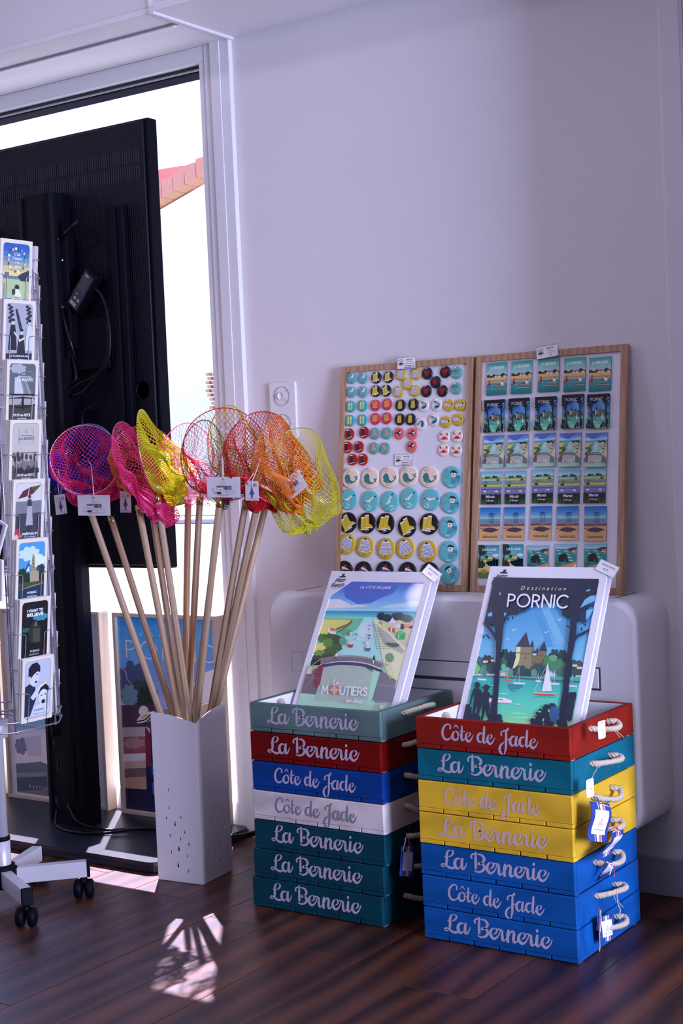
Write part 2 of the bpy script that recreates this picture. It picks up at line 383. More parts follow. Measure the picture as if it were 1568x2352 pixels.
lw = N.new('ShaderNodeLayerWeight'); lw.inputs[0].default_value = .5; pw = N.new('ShaderNodeMath'); pw.operation = 'POWER'; L.new(lw.outputs['Facing'], pw.inputs[0]); pw.inputs[1].default_value = 5; fr = N.new('ShaderNodeMath'); fr.operation = 'MULTIPLY_ADD'; L.new(pw.outputs[0], fr.inputs[0]); fr.inputs[1].default_value = .9; fr.inputs[2].default_value = .04; mx = N.new('ShaderNodeMixShader'); L.new(fr.outputs[0], mx.inputs[0]); L.new(tr.outputs[0], mx.inputs[1]); L.new(gl.outputs[0], mx.inputs[2])
L.new(mx.outputs[0], N['Material Output'].inputs[0])
wpart('pane', gm, (-4.6, -2.577, 3.165, 3.169, .088, 2.117))
w2 = struct(bpy.data.objects.new('window_2', None)); SC.collection.objects.link(w2)
for q in ((-.44, -.38), (1.84, 1.9), (.70, .76)): MB().box(q[0], q[1], 3.15, 3.2, 0, 2.12, .001).build('stile', M_pvc, w2)
MB().box(-.38, 1.84, 3.165, 3.169, 0, 2.12).build('pane', gm, w2)
w3 = struct(bpy.data.objects.new('side_fill_frame', None)); SC.collection.objects.link(w3)  # unseen frame added around the side fill lamp
for q in ((.9, .97, .15, 1.8), (2.53, 2.6, .15, 1.8), (.9, 2.6, .12, .19), (.9, 2.6, 1.76, 1.83)): MB().box(2.12, 2.2, q[0], q[1], q[2], q[3], .002).build('frame_rail', M_pvc, w3)
# small residue of a sticker on the pane
a = Art(.016, .012, ((0, 0), (10, 0), (10, 8), (0, 8)), k=1); a.stroke([(0, 2), (3, 7), (4, 3)], (250, 250, 255), 1.2); a.stroke([(6, 7), (9, 1)], (250, 250, 255), 1.2)
o = a.mb.build('sticker_residue', vmat('print_matte', .7)); o.matrix_basis = frame_M((-2.603, 3.162, 1.445), (1, 0, 0), (0, 0, 1)); attach(o, win)
# wall trims on the right and the baseboard
struct(MB().box(-1.265, -1.209, 3.131, WY, 0, 2.165, .002).build('trim_1', M_pvc))
struct(MB().box(-1.259, -1.214, 3.128, 3.133, 0, 2.165, .001).build('trim_2', M_wall))
struct(MB().box(-1.101, -.44, 2.86, WY, 0, 2.165, .003).build('trim_3', M_pvc))
struct(MB().box(-2.46, -1.266, 3.127, WY, 0, .088, .002).build('baseboard_back', mat('baseboard_shade', (.42, .40, .50), .5)))  # grey of the baseboard carries the shade it stands in
_n = M_plank.node_tree.nodes['Principled BSDF']; _n.inputs['Specular IOR Level'].default_value = .7; _n.inputs['Specular Tint'].default_value = (.72, .70, 1, 1)  # blue-violet of the window's reflection put into the floor's specular tint
# ------------------------------------------------------------------ outside
M_out = mat('render_white', (.85, .84, .82), .9)
M_tile = mat('clay_tile', (.62, .25, .2), .8, vary=.15, vscale=8)
struct(MB().box(-16, 4, 3.30, 14, -.2, -.05).build('pavement', mat('pale_paving', (.12, .12, .12), .9)))
g0 = atz(440, 1141, -.05); yb = g0.y
struct(MB().box(-60, 10, 14, 60, -.3, -.051).build('pavement_far', MATS['pale_paving']))
house = thing('house', 'white rendered house with a pink clay tile roof across the street', 'house', (g0.x, yb, 0))
def oy(px, py, dy=0): return aty(px, py, yb+dy)
e0, e1 = oy(300, 516), oy(560, 366)
MB().prism([(e0.x-12, -.05), (e1.x+6, -.05), (e1.x+6, e1.z), (e1.x, e1.z-.05), (e0.x, e0.z-.05), (e0.x-12, e0.z-1.2)], 'y', yb, yb+6).build('wall', M_out, house)
for i in range(10):
    A, B = e0.lerp(e1, i/10), e0.lerp(e1, (i+.95)/10); h = (oy(378, 425)-oy(378, 466)).z
    MB().add([(q.x, yb+d, q.z+u) for d in (-.5, .2) for q, u in ((A, 0), (B, 0), (B, h*.85), (A, h))], [(0, 1, 2, 3), (7, 6, 5, 4), (0, 4, 5, 1), (3, 2, 6, 7), (0, 3, 7, 4), (1, 5, 6, 2)]).build('verge_tile', M_tile, house)
for r in range(5):
    for i in range(16):
        px = 336+i*11+(r % 2)*5; top = 402-(px-370)*.13; bot = 432-(px-370)*.5
        if bot < top+3: continue
        q = oy(px, top+(bot-top)*(.08+.2*r), .5)
        MB().tube([(q.x-.05, yb+1.2, q.z+.12), (q.x, yb+.1, q.z)], .11, 6).build('roof_tile', M_tile, house)
tag(MB().box(-40, -8, atz(440, 1188, 0).y, yb-.3, -.06, .04).build('grass_verge', mat('grass_pale', (.30, .5, .25), .9, vary=.3, vscale=2), None), 'pale green strip of grass beyond the pavement', 'grass')['kind'] = 'stuff'
q0 = oy(490, 892, -.3)
br = thing('brick_pillar', 'pink brick pier at the corner of the white house', 'pillar', (q0.x, yb-.3, 0))
for r in range(9):
    for k in range(3):
        q = oy(477+(r > 5)*9+k*14+(r % 2)*4, 860+r*9.5, -.3); MB().box(q.x, q.x+.125, yb-.4, yb-.02, q.z-.036, q.z+.036, .006).build('brick', M_tile, br)
tag(MB().box(-40, -8, atz(440, 1196, 0).y, atz(440, 1190, 0).y, -.05, .03, .01).build('kerb', mat('kerb_stone', (.5, .48, .48), .9)), 'grey kerb edging the grass strip outside', 'kerb')
tag(MB().box(-40, -8, yb-.25, yb-.05, -.05, .25, .01).build('low_red_plinth', M_tile), 'low red plinth course along the foot of the white house', 'plinth')
# ------------------------------------------------------------------ fan coil unit on the wall
M_ac = mat('ac_shell', (.79, .785, .80), .33)
M_acd = mat('ac_gap', (.05, .05, .07), .6)
ac = thing('fan_coil_unit', 'white wall hung fan coil unit with rounded corners below the magnet boards', 'air conditioner', (-1.8, 3.05, .181))
yf, x0, x1, z0, z1 = 2.962, -2.30, -1.289, .181, .697
prof = [(3.139, 0), (yf+.018, 0), (yf+.008, .002), (yf+.002, .006), (yf, .012)]
b = MB(); n = None; rings = []
for yy, ins in prof:
    P = rrect(x0+ins, x1-ins, z0+ins, z1-ins, .052-ins*.5, 7); n = len(P); rings.append([(p[0], yy, p[1]) for p in P])
vs = [v for r in rings for v in r]; fs = []
for i in range(len(rings)-1):
    for k in range(n): k2 = (k+1) % n; fs.append((i*n+k, (i+1)*n+k, (i+1)*n+k2, i*n+k2))
b.add(vs, fs, None, True); b.add(rings[-1], [tuple(range(n))[::-1]]); b.build('casing', M_ac, ac)
MB().box(-2.06, -1.395, yf-.0006, yf+.002, .5425, .5452).build('seam', M_acd, ac)
MB().box(-2.06, -1.395, yf-.0006, yf+.002, .4985, .5055).build('seam', M_acd, ac)
MB().box(-2.06, -1.50, yf-.002, yf+.002, .506, .542, .001).build('air_flap', M_ac, ac)
b = MB(); b.box(-1.478, -1.378, yf-.0008, yf+.002, .496, .5475); b.build('hatch_gap', M_acd, ac)
MB().box(-1.475, -1.3825, yf-.003, yf+.002, .5005, .545, .001).build('display_hatch', M_ac, ac)
MB().prism([(-2.226, .497), (-2.19, .497), (-2.19, .548), (-2.226, .548)], 'y', yf-.0008, yf+.001, holes=[[(-2.2252, .4978), (-2.2252, .5472), (-2.1908, .5472), (-2.1908, .4978)]]).build('access_panel_seam', mat('ac_seam_soft', (.45, .45, .5), .5), ac)
MB().box(-2.25, -1.34, yf+.018, 3.1, z1-.001, z1+.0015, .0005).build('top_grille', M_ac, ac)
for k in range(9):
    MB().box(-1.352-.0012*0+k*.000, -1.348, yf+.03+k*.013, yf+.038+k*.013, z1+.0014, z1+.0022).build('vent_slot', M_acd, ac)
    MB().box(-2.222, -2.218, yf+.03+k*.013, yf+.038+k*.013, z1+.0014, z1+.0022).build('vent_slot', M_acd, ac)
# ------------------------------------------------------------------ switch plate
sw = thing('switch_plate', 'white double switch plate on the wall behind the nets', 'switch', (-2.345, WY, 1.16))
MB().prism(rrect(-2.386, -2.303, 1.088, 1.236, .004, 3), 'y', WY-.009, WY).build('plate', M_pvc, sw)
for zc in (1.2, 1.127):
    ring = [(-2.3455+.0255*math.cos(t), zc+.0255*math.sin(t)) for t in [2*PI*k/32 for k in range(32)]]
    MB().prism([(x_*1+(-2.3455)*0, z_) for x_, z_ in ring], 'y', WY-.0105, WY-.004, holes=[[(-2.3455+.0245*math.cos(t), zc+.0245*math.sin(t)) for t in [2*PI*k/32 for k in range(32)]]]).build('dial_ring', mat('switch_groove', (.35, .3, .36), .6), sw)
    MB().lathe([(0, .0), (.0094, .0), (.0098, .001), (.0098, .003)], M=Matrix.Rotation(PI/2, 4, 'X'), n=24).xf(Matrix.Translation((-2.3455, WY-.0125, zc))).build('button', M_pvc, sw)
    for sg in (-1, 1):
        MB().tube([(-2.3455+.0105, WY-.0095, zc+sg*.010), (-2.3455+.0185, WY-.0095, zc+sg*.0165)], .0006, 4).build('groove', MATS['switch_groove'], sw)
# ------------------------------------------------------------------ screen on its stand (seen from behind)
M_tv = mat('black_plastic', (.0025, .0025, .007), .5, spec=.1)
M_tv2 = mat('black_gloss', (.002, .002, .006), .3, spec=.3)
mr, N, L, pb = node_mat('ribbed_black'); pb.inputs['Base Color'].default_value = (.003, .003, .009, 1); pb.inputs['Roughness'].default_value = .45; pb.inputs['Specular IOR Level'].default_value = .2
tc = N.new('ShaderNodeTexCoord'); wv = N.new('ShaderNodeTexWave'); wv.inputs['Scale'].default_value = 45; wv.bands_direction = 'X'; L.new(tc.outputs['Object'], wv.inputs[0])
bp = N.new('ShaderNodeBump'); bp.inputs['Strength'].default_value = .6; bp.inputs['Distance'].default_value = .002; L.new(wv.outputs[1], bp.inputs['Height']); L.new(bp.outputs[0], pb.inputs['Normal'])
TX0, TX1, TZ0, TZ1 = -3.40, -2.640, .751, 1.958
tv = thing('display_screen', 'large black display screen seen from behind in front of the window', 'screen', (-3.02, 3.0, TZ0))
b = MB(); b.box(TX0, TX1, 2.982, 3.020, TZ0, TZ1, .004); b.build('housing', M_tv, tv)
MB().box(TX0+.015, TX1-.012, 2.975, 2.983, TZ0+.008, TZ1-.006, .003).build('rear_cover', mr, tv)
MB().box(TX0+.01, TX1-.01, 3.019, 3.0215, TZ0+.01, TZ1-.01).build('glass_panel', M_tv2, tv)
for zz in (1.80, 1.845):
    b = MB()
    for k in range(84): xx = TX0+.03+k*.0084; b.box(xx, xx+.003, 2.9738, 2.9752, zz, zz+.034)
    o = b.build('vent_row', M_dark, tv); o['kind'] = 'stuff'
MB().box(-2.79, -2.72, 2.955, 2.975, .95, 1.735, .003).build('mount_rail', M_tv, tv)
MB().box(-2.765, -2.745, 2.948, 2.956, .97, 1.73, .002).build('mount_rail', M_tv, tv)
MB().box(-3.32, -3.25, 2.955, 2.975, .95, 1.735, .003).build('mount_rail', M_tv, tv)
MB().box(-2.93, -2.79, 2.95, 2.975, 1.30, 1.44, .003).build('mount_plate', M_tv, tv)
MB().lathe([(0, 0), (.024, 0), (.024, .002)], n=20, M=Matrix.Rotation(PI/2, 4, 'X')).xf(Matrix.Translation((-2.695, 2.975, 1.235))).build('speaker_grille', M_dark, tv)
cb = [((-2.93, 2.94, 1.50), (-2.86, 2.93, 1.53), (-2.80, 2.94, 1.50), (-2.775, 2.94, 1.40), (-2.80, 2.94, 1.30), (-2.90, 2.93, 1.26), (-2.97, 2.92, 1.22)),
      ((-2.78, 2.94, 1.42), (-2.79, 2.94, 1.33), (-2.86, 2.93, 1.25), (-2.92, 2.93, 1.23)), ((-2.93, 2.945, 1.36), (-2.91, 2.94, 1.28), (-2.95, 2.93, 1.25), (-3.0, 2.92, 1.2)),
      ((-2.86, 2.95, 1.2), (-2.90, 2.95, 1.18), (-2.905, 2.95, 1.08), (-2.90, 2.95, .9))]
for c in cb: MB().tube(catmull(c, 6), .0045, 6).build('cable', M_tv2, tv)
st = thing('display_stand', 'tall black column stand on a wide black floor plate holding the screen', 'stand', (-3.0, 2.93, 0))
M_plate = mat('plate_black', (.010, .014, .028), .36, bump=.1, bscale=300)
b = MB(); b.prism(rrect(-3.95, -2.508, 2.722, 3.118, .028, 6), 'z', .020, .030); b.build('floor_plate', M_plate, st)
MB().prism(rrect(-3.94, -2.516, 2.730, 3.110, .022, 6), 'z', .002, .0205).build('plate_underside', M_dark, st)
P = [(-3.082, 2.975), (-3.088, 2.945), (-3.082, 2.922), (-3.066, 2.916), (-3.062, 2.920), (-3.045, 2.920), (-3.041, 2.912), (-2.965, 2.902), (-2.945, 2.905), (-2.938, 2.914), (-2.930, 2.918), (-2.927, 2.94), (-2.932, 2.975)]
MB().prism(P, 'z', .03, 1.79).build('column', M_tv, st)
MB().box(-2.985, -2.952, 2.898, 2.906, .10, .27, .003).build('cable_cover', M_tv, st)
for zz, rr in ((.265, .018), (.10, .020), (.50, .018)):
    MB().lathe([(0, 0), (rr, 0), (rr, .002)], n=18, M=Matrix.Rotation(PI/2, 4, 'X')).xf(Matrix.Translation((-3.028, 2.9115, zz))).build('cable_hole', M_dark, st)
for xx in (-3.030, -3.016): MB().box(xx, xx+.004, 2.9085, 2.913, .18, .215).build('vent_slot', M_dark, st)
MB().tube(catmull([(-3.05, 2.906, 1.0), (-3.035, 2.900, .8), (-3.04, 2.900, .5), (-3.03, 2.902, .28)], 6), .006, 6).build('cable', M_tv2, st)
pbk = thing('power_brick', 'black power adapter with a white printed label behind the screen', 'power adapter', (-2.85, 2.93, 1.45))
Mb = Matrix.Translation((-2.856, 2.935, 1.515)) @ Matrix.Rotation(math.radians(-48), 4, 'Y')
MB().box(-.062, .062, -.014, .014, -.026, .026, .004, M=Mb).build('body', M_tv, pbk)
a = Art(.105, .04, ((0, 0), (105, 0), (105, 40), (0, 40)), k=.3); a.rect(0, 0, 105, 40, (60, 56, 80)); a.rect(2, 4, 12, 30, (190, 185, 210))
for k in range(4): a.rect(50, 8+k*7, 92, 10+k*7, (120, 115, 140))
a.ell(24, 14, 5, 5, (190, 185, 210)); a.ell(24, 29, 5, 5, (190, 185, 210)); a.ell(38, 14, 4, 4, (150, 145, 170)); a.rect(94, 8, 100, 24, (190, 185, 210))
o = a.mb.build('label', MATS['print_matte']); o.matrix_basis = Mb @ frame_M((-.0525, -.0142, .02), (1, 0, 0), (0, 0, 1)); attach(o, pbk)
rt = thing('wifi_box', 'small black network box with antennas beside the stand column', 'router', (-2.92, 2.94, 1.5))
MB().box(-2.945, -2.905, 2.925, 2.955, 1.36, 1.68, .003).build('body', M_tv, rt)
MB().tube([(-2.925, 2.92, 1.665), (-2.84, 2.91, 1.70)], .0055, 8).build('antenna', M_tv2, rt)
MB().tube([(-2.93, 2.92, 1.47), (-2.885, 2.915, 1.33)], .005, 8).build('antenna', M_tv2, rt)
for zz in (1.662, 1.475): MB().tube([(-2.93, 2.921, zz), (-2.925, 2.92, zz+.003)], .0045, 8).build('brass_connector', mat('brass', (.6, .4, .15), .3, 1), rt)
gr, N, L, pb = node_mat('green_led'); pb.inputs['Emission Color'].default_value = (.2, 1, .1, 1); pb.inputs['Emission Strength'].default_value = 1.5
MB().box(-2.925, -2.922, 2.9235, 2.9255, 1.603, 1.606).build('led', gr, rt)
for nm, lab, pts in (('power_cable', 'black cable lying on the stand floor plate behind the white holder', [(-2.985, 2.90, .09), (-2.93, 2.885, .05), (-2.84, 2.90, .036), (-2.78, 2.94, .036), (-2.66, 2.97, .036), (-2.56, 2.97, .036), (-2.46, 3.02, .03), (-2.42, 3.08, .05), (-2.37, 3.105, .12), (-2.30, 3.11, .20)]),
                     ('power_cable', 'black cable looping in front of the column foot on the floor plate', [(-3.03, 2.90, .07), (-3.00, 2.87, .036), (-2.90, 2.845, .035), (-2.82, 2.87, .036), (-2.74, 2.93, .044), (-2.62, 2.955, .044), (-2.54, 2.955, .044), (-2.45, 3.01, .04), (-2.41, 3.07, .06), (-2.36, 3.095, .13), (-2.29, 3.10, .21)])):
    tag(MB().tube(catmull(pts, 8), .0042, 7).build(nm, M_tv2), lab, 'cable', None)
# ------------------------------------------------------------------ framed posters standing at the window
M_ash = wood('pale_ash', (.55, .46, .36), (.68, .58, .46), .6, (1, 1, .15), 60, 'X', dist=3)
M_print = vmat('print_satin', .35, coat=.25); M_pm = MATS['print_matte']; M_glz = vmat('print_under_glass', .5, coat=1)
def framed(name, label, x0, x1, y, z0, z1, fw, depth, art, matc):
    t = thing(name, label, 'framed poster', ((x0+x1)/2, y, z0))
    for q in ((x0, x1, z0, z0+fw), (x0, x1, z1-fw, z1), (x0, x0+fw, z0+fw, z1-fw), (x1-fw, x1, z0+fw, z1-fw)): MB().box(q[0], q[1], y, y+depth, q[2], q[3], .001).build('frame_rail', M_ash, t)
    MB().box(x0+fw, x1-fw, y+.010, y+.014, z0+fw, z1-fw).build('backing', mat('mat_board', (.8, .79, .82), .6), t)
    if art:
        o = art.mb.build('print', M_glz); o.matrix_basis = frame_M((x0+fw+matc, y+.0098, z1-fw-matc), (1, 0, 0), (0, 0, 1)); attach(o, t)
    return t
# right poster: coastal walk under pines; authored in its own pixel frame
wr = (196, 186, 212)
aB = Art(.361, .559, ((765, 90), (1440, 122), (1447, 1525), (780, 1400)), wref=wr, k=.86)
aB.grad(700, 60, 1500, 1600, [(0, (40, 120, 215)), (.12, (75, 145, 225)), (.3, (110, 140, 220)), (.5, (170, 165, 225)), (1, (190, 175, 220))], 16)
aB.poly([(1280, 560), (1350, 490), (1440, 460), (1450, 700), (1280, 700)], (215, 190, 220)); aB.rect(700, 548, 950, 575, (150, 150, 200))
aB.blob(860, 560, 120, 170, (62, 72, 120), 9, 2); aB.blob(900, 640, 110, 120, (45, 62, 70), 9, 3); aB.blob(960, 640, 70, 80, (30, 45, 42), 9, 4); aB.blob(830, 640, 60, 90, (100, 125, 160), 8, 5)
aB.stroke([(775, 430, 8), (810, 470, 10), (820, 520, 8), (850, 560, 5)], (150, 130, 180)); aB.blob(950, 700, 90, 60, (35, 45, 45), 9, 8)
aB.poly([(770, 700), (1020, 700), (1020, 860), (770, 860)], (70, 45, 75)); aB.rect(770, 850, 950, 920, (165, 150, 180)); aB.rect(770, 915, 950, 1030, (150, 75, 110)); aB.blob(850, 960, 80, 40, (160, 120, 135), 7, 6)
aB.rect(770, 1030, 930, 1080, (235, 225, 240)); aB.rect(770, 1080, 930, 1130, (190, 150, 160)); aB.rect(770, 1130, 925, 1190, (110, 85, 95)); aB.rect(770, 1190, 925, 1270, (175, 135, 125))
aB.poly([(760, 1260), (1060, 1290), (1060, 1600), (760, 1600)], (32, 22, 62)); aB.poly([(930, 850), (965, 900), (968, 1130), (925, 1130)], (110, 30, 60)); aB.rect(925, 1120, 965, 1420, (20, 25, 75))
aB.poly([(965, 860), (1450, 860), (1450, 1600), (965, 1600)], (12, 10, 30)); aB.poly([(965, 1100), (1100, 1150), (1100, 1210), (965, 1180)], (35, 90, 180)); aB.poly([(965, 1230), (1100, 1290), (1100, 1370), (965, 1310)], (40, 100, 190))
aB.ell(935, 790, 66, 34, (240, 235, 250), rot=-.5); aB.stroke([(885, 830, 9), (940, 820, 9), (990, 770, 9)], (25, 25, 45)); aB.stroke([(880, 812, 9), (935, 800, 9), (985, 752, 9)], (25, 25, 45)); aB.blob(925, 745, 34, 40, (235, 230, 245), 5, 3, .05); aB.ell(932, 778, 28, 10, (215, 160, 100), rot=-.5)
aB.text('LOIRE-ATLANTIQUE', 1110, 240, .018, (215, 220, 250), sp=2.1)
geo_letters(aB, 'PORNIC', 822, 372, 118, (225, 225, 252), 9, sx=.93, gap=.36, yslope=.08)
framed('framed_poster', 'wood framed blue coastal poster reading PORNIC in thin white capitals', -2.953, -2.568, 3.078, .03, .613, .012, .04, aB, 0)
aA = Art(.352, .535, ((120, 60), (686, 108), (686, 1342), (128, 1252)), wref=wr, k=.86)
aA.grad(0, 0, 800, 1450, [(0, (95, 165, 235)), (.25, (120, 165, 230)), (.45, (185, 180, 228)), (1, (200, 190, 225))], 16)
aA.rect(0, 570, 800, 620, (165, 195, 235)); aA.rect(0, 600, 800, 830, (120, 165, 225)); aA.blob(550, 510, 42, 34, (75, 125, 190), 6, 1); aA.blob(580, 525, 24, 20, (70, 115, 180), 5, 2)
aA.rect(0, 400, 800, 412, (205, 195, 225)); aA.poly([(520, 780), (600, 850), (700, 880), (700, 1342), (100, 1342), (100, 860), (400, 850)], (222, 208, 225)); aA.stroke([(525, 790, 12), (560, 840, 12), (640, 870, 12), (700, 885, 12)], (240, 225, 235))
aA.poly([(100, 1060), (300, 1050), (380, 1090), (360, 1342), (100, 1342)], (85, 88, 112)); aA.rect(100, 1120, 330, 1150, (130, 118, 135)); aA.poly([(100, 1160), (330, 1150), (330, 1252), (100, 1252)], (60, 68, 95)); aA.poly([(100, 1245), (330, 1240), (330, 1290), (100, 1290)], (120, 100, 105))
aA.poly([(530, 1170), (590, 1150), (640, 1200), (690, 1240), (690, 1360), (530, 1330)], (120, 128, 140)); aA.poly([(560, 1160), (620, 1175), (690, 1230), (690, 1250), (620, 1215)], (85, 90, 105))
for k in range(5): aA.poly([(560+k*10, 1175), (566+k*10, 1145-(k % 2)*8), (570+k*10, 1175)], (85, 100, 115))
aA.blob(170, 940, 50, 60, (110, 105, 150), 7, 4); aA.poly([(190, 880), (300, 870), (300, 1010), (215, 1010)], (180, 170, 205))
for k in range(3): aA.poly([(545+k*14, 1000), (560, 965), (559+k*14, 1000)], ((225, 110, 120), (245, 235, 245), (225, 110, 120))[k])
aA.stroke([(560, 1000, 3), (562, 1025, 3)], (70, 120, 180)); aA.stroke([(545, 1026, 4), (585, 1026, 4)], (110, 160, 215)); aA.stroke([(580, 630, 7), (578, 665, 9), (585, 725, 3)], (75, 95, 150)); aA.stroke([(590, 630, 7), (592, 665, 9), (602, 725, 3)], (75, 95, 150))
aA.text('LA PLAINE', 571, 255, .055, (225, 222, 250), bold=.03, align='r'); aA.text('sur Mer', 560, 318, .04, (225, 222, 250), shear=.35, align='r'); aA.text('AU BORD DE MER', 520, 158, .012, (225, 222, 250), align='r', sp=1.5)
aA.text('DESTINATION PORNIC', 405, 1255, .018, (225, 222, 240), sp=1.95)
framed('framed_poster', 'wood framed pale beach poster behind the stand column with a white mat', -3.425, -3.005, 3.078, .03, .613, .010, .04, aA, .022)
framed('framed_poster', 'shorter framed poster at the far left showing only its cream side', -3.86, -3.458, 3.083, .03, .50, .012, .045, None, 0)
# ------------------------------------------------------------------ stencilled wooden crates
def sc_path(pts, dx=0, dy=0): return [(x+dx, y+dy, w*1.0) for x, y, w in pts]
E1 = [(712, 284, 12), (738, 266, 20), (750, 236, 24), (742, 212, 18), (722, 206, 10)]
E2 = [(704, 210, 20), (680, 240, 30), (672, 285, 36), (690, 325, 36), (715, 342, 32), (748, 322, 22), (775, 280, 15), (790, 236, 12)]
R1 = [(768, 214, 20), (795, 222, 24), (822, 238, 16)]; R2 = [(812, 246, 24), (812, 300, 34), (818, 350, 30), (842, 350, 18), (866, 318, 12)]
LA_B = [[(214, 158, 12), (245, 140, 20), (266, 108, 24), (262, 82, 18), (242, 74, 10)], [(226, 70, 10), (198, 92, 24), (187, 145, 32), (187, 210, 32), (178, 268, 24)], [(160, 158, 12), (182, 155, 12)],
        [(160, 290, 14), (130, 284, 18), (121, 266, 16), (138, 252, 16), (170, 264, 22), (215, 295, 30), (255, 304, 30), (282, 285, 22), (296, 245, 18)],
        [(348, 180, 16), (318, 176, 26), (290, 205, 34), (284, 255, 38), (305, 300, 32), (332, 300, 20), (350, 275, 10)], [(376, 178, 28), (369, 240, 34), (374, 300, 34), (396, 302, 22), (418, 262, 15), (432, 222, 9)],
        [(490, 158, 24), (484, 136, 20), (500, 112, 22), (528, 100, 22)], [(541, 84, 18), (538, 180, 30), (538, 288, 32)],
        [(562, 106, 16), (610, 116, 26), (640, 160, 34), (628, 200, 28), (600, 222, 22), (575, 240, 16), (567, 226, 14), (588, 214, 18), (625, 235, 28), (642, 278, 34), (612, 322, 30), (562, 336, 22), (524, 321, 16)],
        E1, E2, R1, R2, [(886, 224, 28), (876, 290, 34), (878, 366, 32)], [(884, 305, 10), (912, 242, 20), (940, 230, 26), (952, 262, 32), (944, 320, 34), (952, 366, 32), (982, 356, 18), (1006, 318, 12)],
        sc_path(E1, 332, 33), sc_path(E2, 332, 33), sc_path(R1, 337, 33), sc_path(R2, 337, 33), [(1222, 258, 30), (1214, 320, 34), (1216, 385, 32), (1242, 384, 18), (1268, 340, 12)], [(1223, 190, 28), (1221, 207, 28)],
        sc_path(E1, 608, 61), sc_path(E2, 603, 61)]
F1 = [(488, 258, 10), (512, 240, 18), (520, 215, 20), (504, 200, 12)]; F2 = [(478, 206, 18), (460, 245, 30), (466, 290, 34), (498, 318, 28), (534, 290, 20), (550, 260, 13), (562, 236, 9)]
D1 = [(684, 212, 18), (648, 218, 28), (624, 258, 34), (634, 306, 32), (660, 326, 22), (684, 310, 10)]; D2 = [(716, 132, 26), (710, 220, 34), (706, 300, 34), (716, 334, 28), (744, 312, 14)]
COTE = [[(236, 154, 24), (240, 124, 22), (214, 98, 16), (170, 110, 26), (132, 165, 32), (130, 240, 34), (165, 290, 30), (212, 291, 22), (248, 266, 16), (272, 228, 13)],
        [(290, 145, 8), (318, 110, 18), (350, 151, 9)], [(298, 192, 16), (270, 230, 32), (275, 280, 34), (310, 299, 28), (345, 280, 24), (352, 245, 14)], [(314, 185, 12), (340, 202, 24), (352, 224, 20)], [(340, 238, 14), (376, 234, 12)],
        [(405, 125, 22), (400, 200, 30), (396, 270, 34), (408, 304, 26), (438, 284, 14)], [(370, 184, 10), (408, 190, 10), (446, 190, 12)], F1, F2, D1, D2, sc_path(F1, 301, 26), sc_path(F2, 301, 28),
        [(1040, 152, 30), (1041, 162, 30)], [(1030, 168, 26), (1012, 176, 20), (980, 180, 18), (952, 202, 20), (953, 232, 24)], [(1019, 178, 26), (1018, 280, 32), (1016, 390, 30), (998, 470, 14)],
        [(988, 322, 14), (945, 360, 28), (930, 410, 34), (944, 452, 28), (972, 476, 14)], [(1034, 290, 10), (1062, 280, 12)],
        [(1130, 248, 20), (1098, 256, 28), (1072, 300, 34), (1084, 348, 32), (1108, 366, 22), (1130, 346, 10)], [(1162, 256, 30), (1152, 310, 34), (1153, 362, 32), (1178, 356, 16), (1196, 330, 11)],
        sc_path(D1, 580, 44), sc_path(D2, 588, 42), sc_path(F1, 890, 72), sc_path(F2, 890, 74)]
Q_LA = ((-139, -6), (1682, 169), (1682, 572), (-127, 392)); Q_CO = ((-265, 0), (1863, 145), (1887, 549), (-253, 398))
CW, CH, CDp, TH = .360, .0660, .31, .012
def grain(name, col):
    m = wood(name, tuple(c*.82 for c in col), tuple(min(1, c*1.12) for c in col), .6, (1, 1, 1), 3, 'Z', dist=12); m.node_tree.nodes['Principled BSDF'].inputs['Specular IOR Level'].default_value = .15; return m
M_rope = mat('natural_rope', (.56, .47, .36), .9, bump=.5, bscale=700)
M_gl = mat('inner_white', (.82, .81, .84), .55)
M_felt = mat('felt_pad', (.8, .8, .82), .8)
PAINT = {'sage green': (.11, .18, .17), 'dark red': (.15, .0015, .001), 'royal blue': (.001, .043, .24), 'cream white': (.66, .58, .57), 'deep teal': (.001, .045, .068),
         'brick red': (.25, .012, .006), 'teal blue': (.003, .125, .18), 'golden yellow': (.76, .46, .03), 'bright blue': (.003, .085, .33)}
def rope(pts, r=.0064):
    C = [Vector(p) for p in catmull(pts, 10)]; b = MB(); n = len(C); L = [0]
    for i in range(1, n): L.append(L[-1]+(C[i]-C[i-1]).length)
    for st_ in range(3):
        P = []
        for i in range(n):
            d = (C[min(i+1, n-1)]-C[max(i-1, 0)]).normalized(); a = d.cross(Vector((.3, .1, 1))).normalized(); c = d.cross(a); t = L[i]/.0125*2*PI/1.6+st_*2*PI/3
            P.append(C[i]+(a*math.cos(t)+c*math.sin(t))*r*.5)
        b.tube(P, r*.56, 6)
    return b
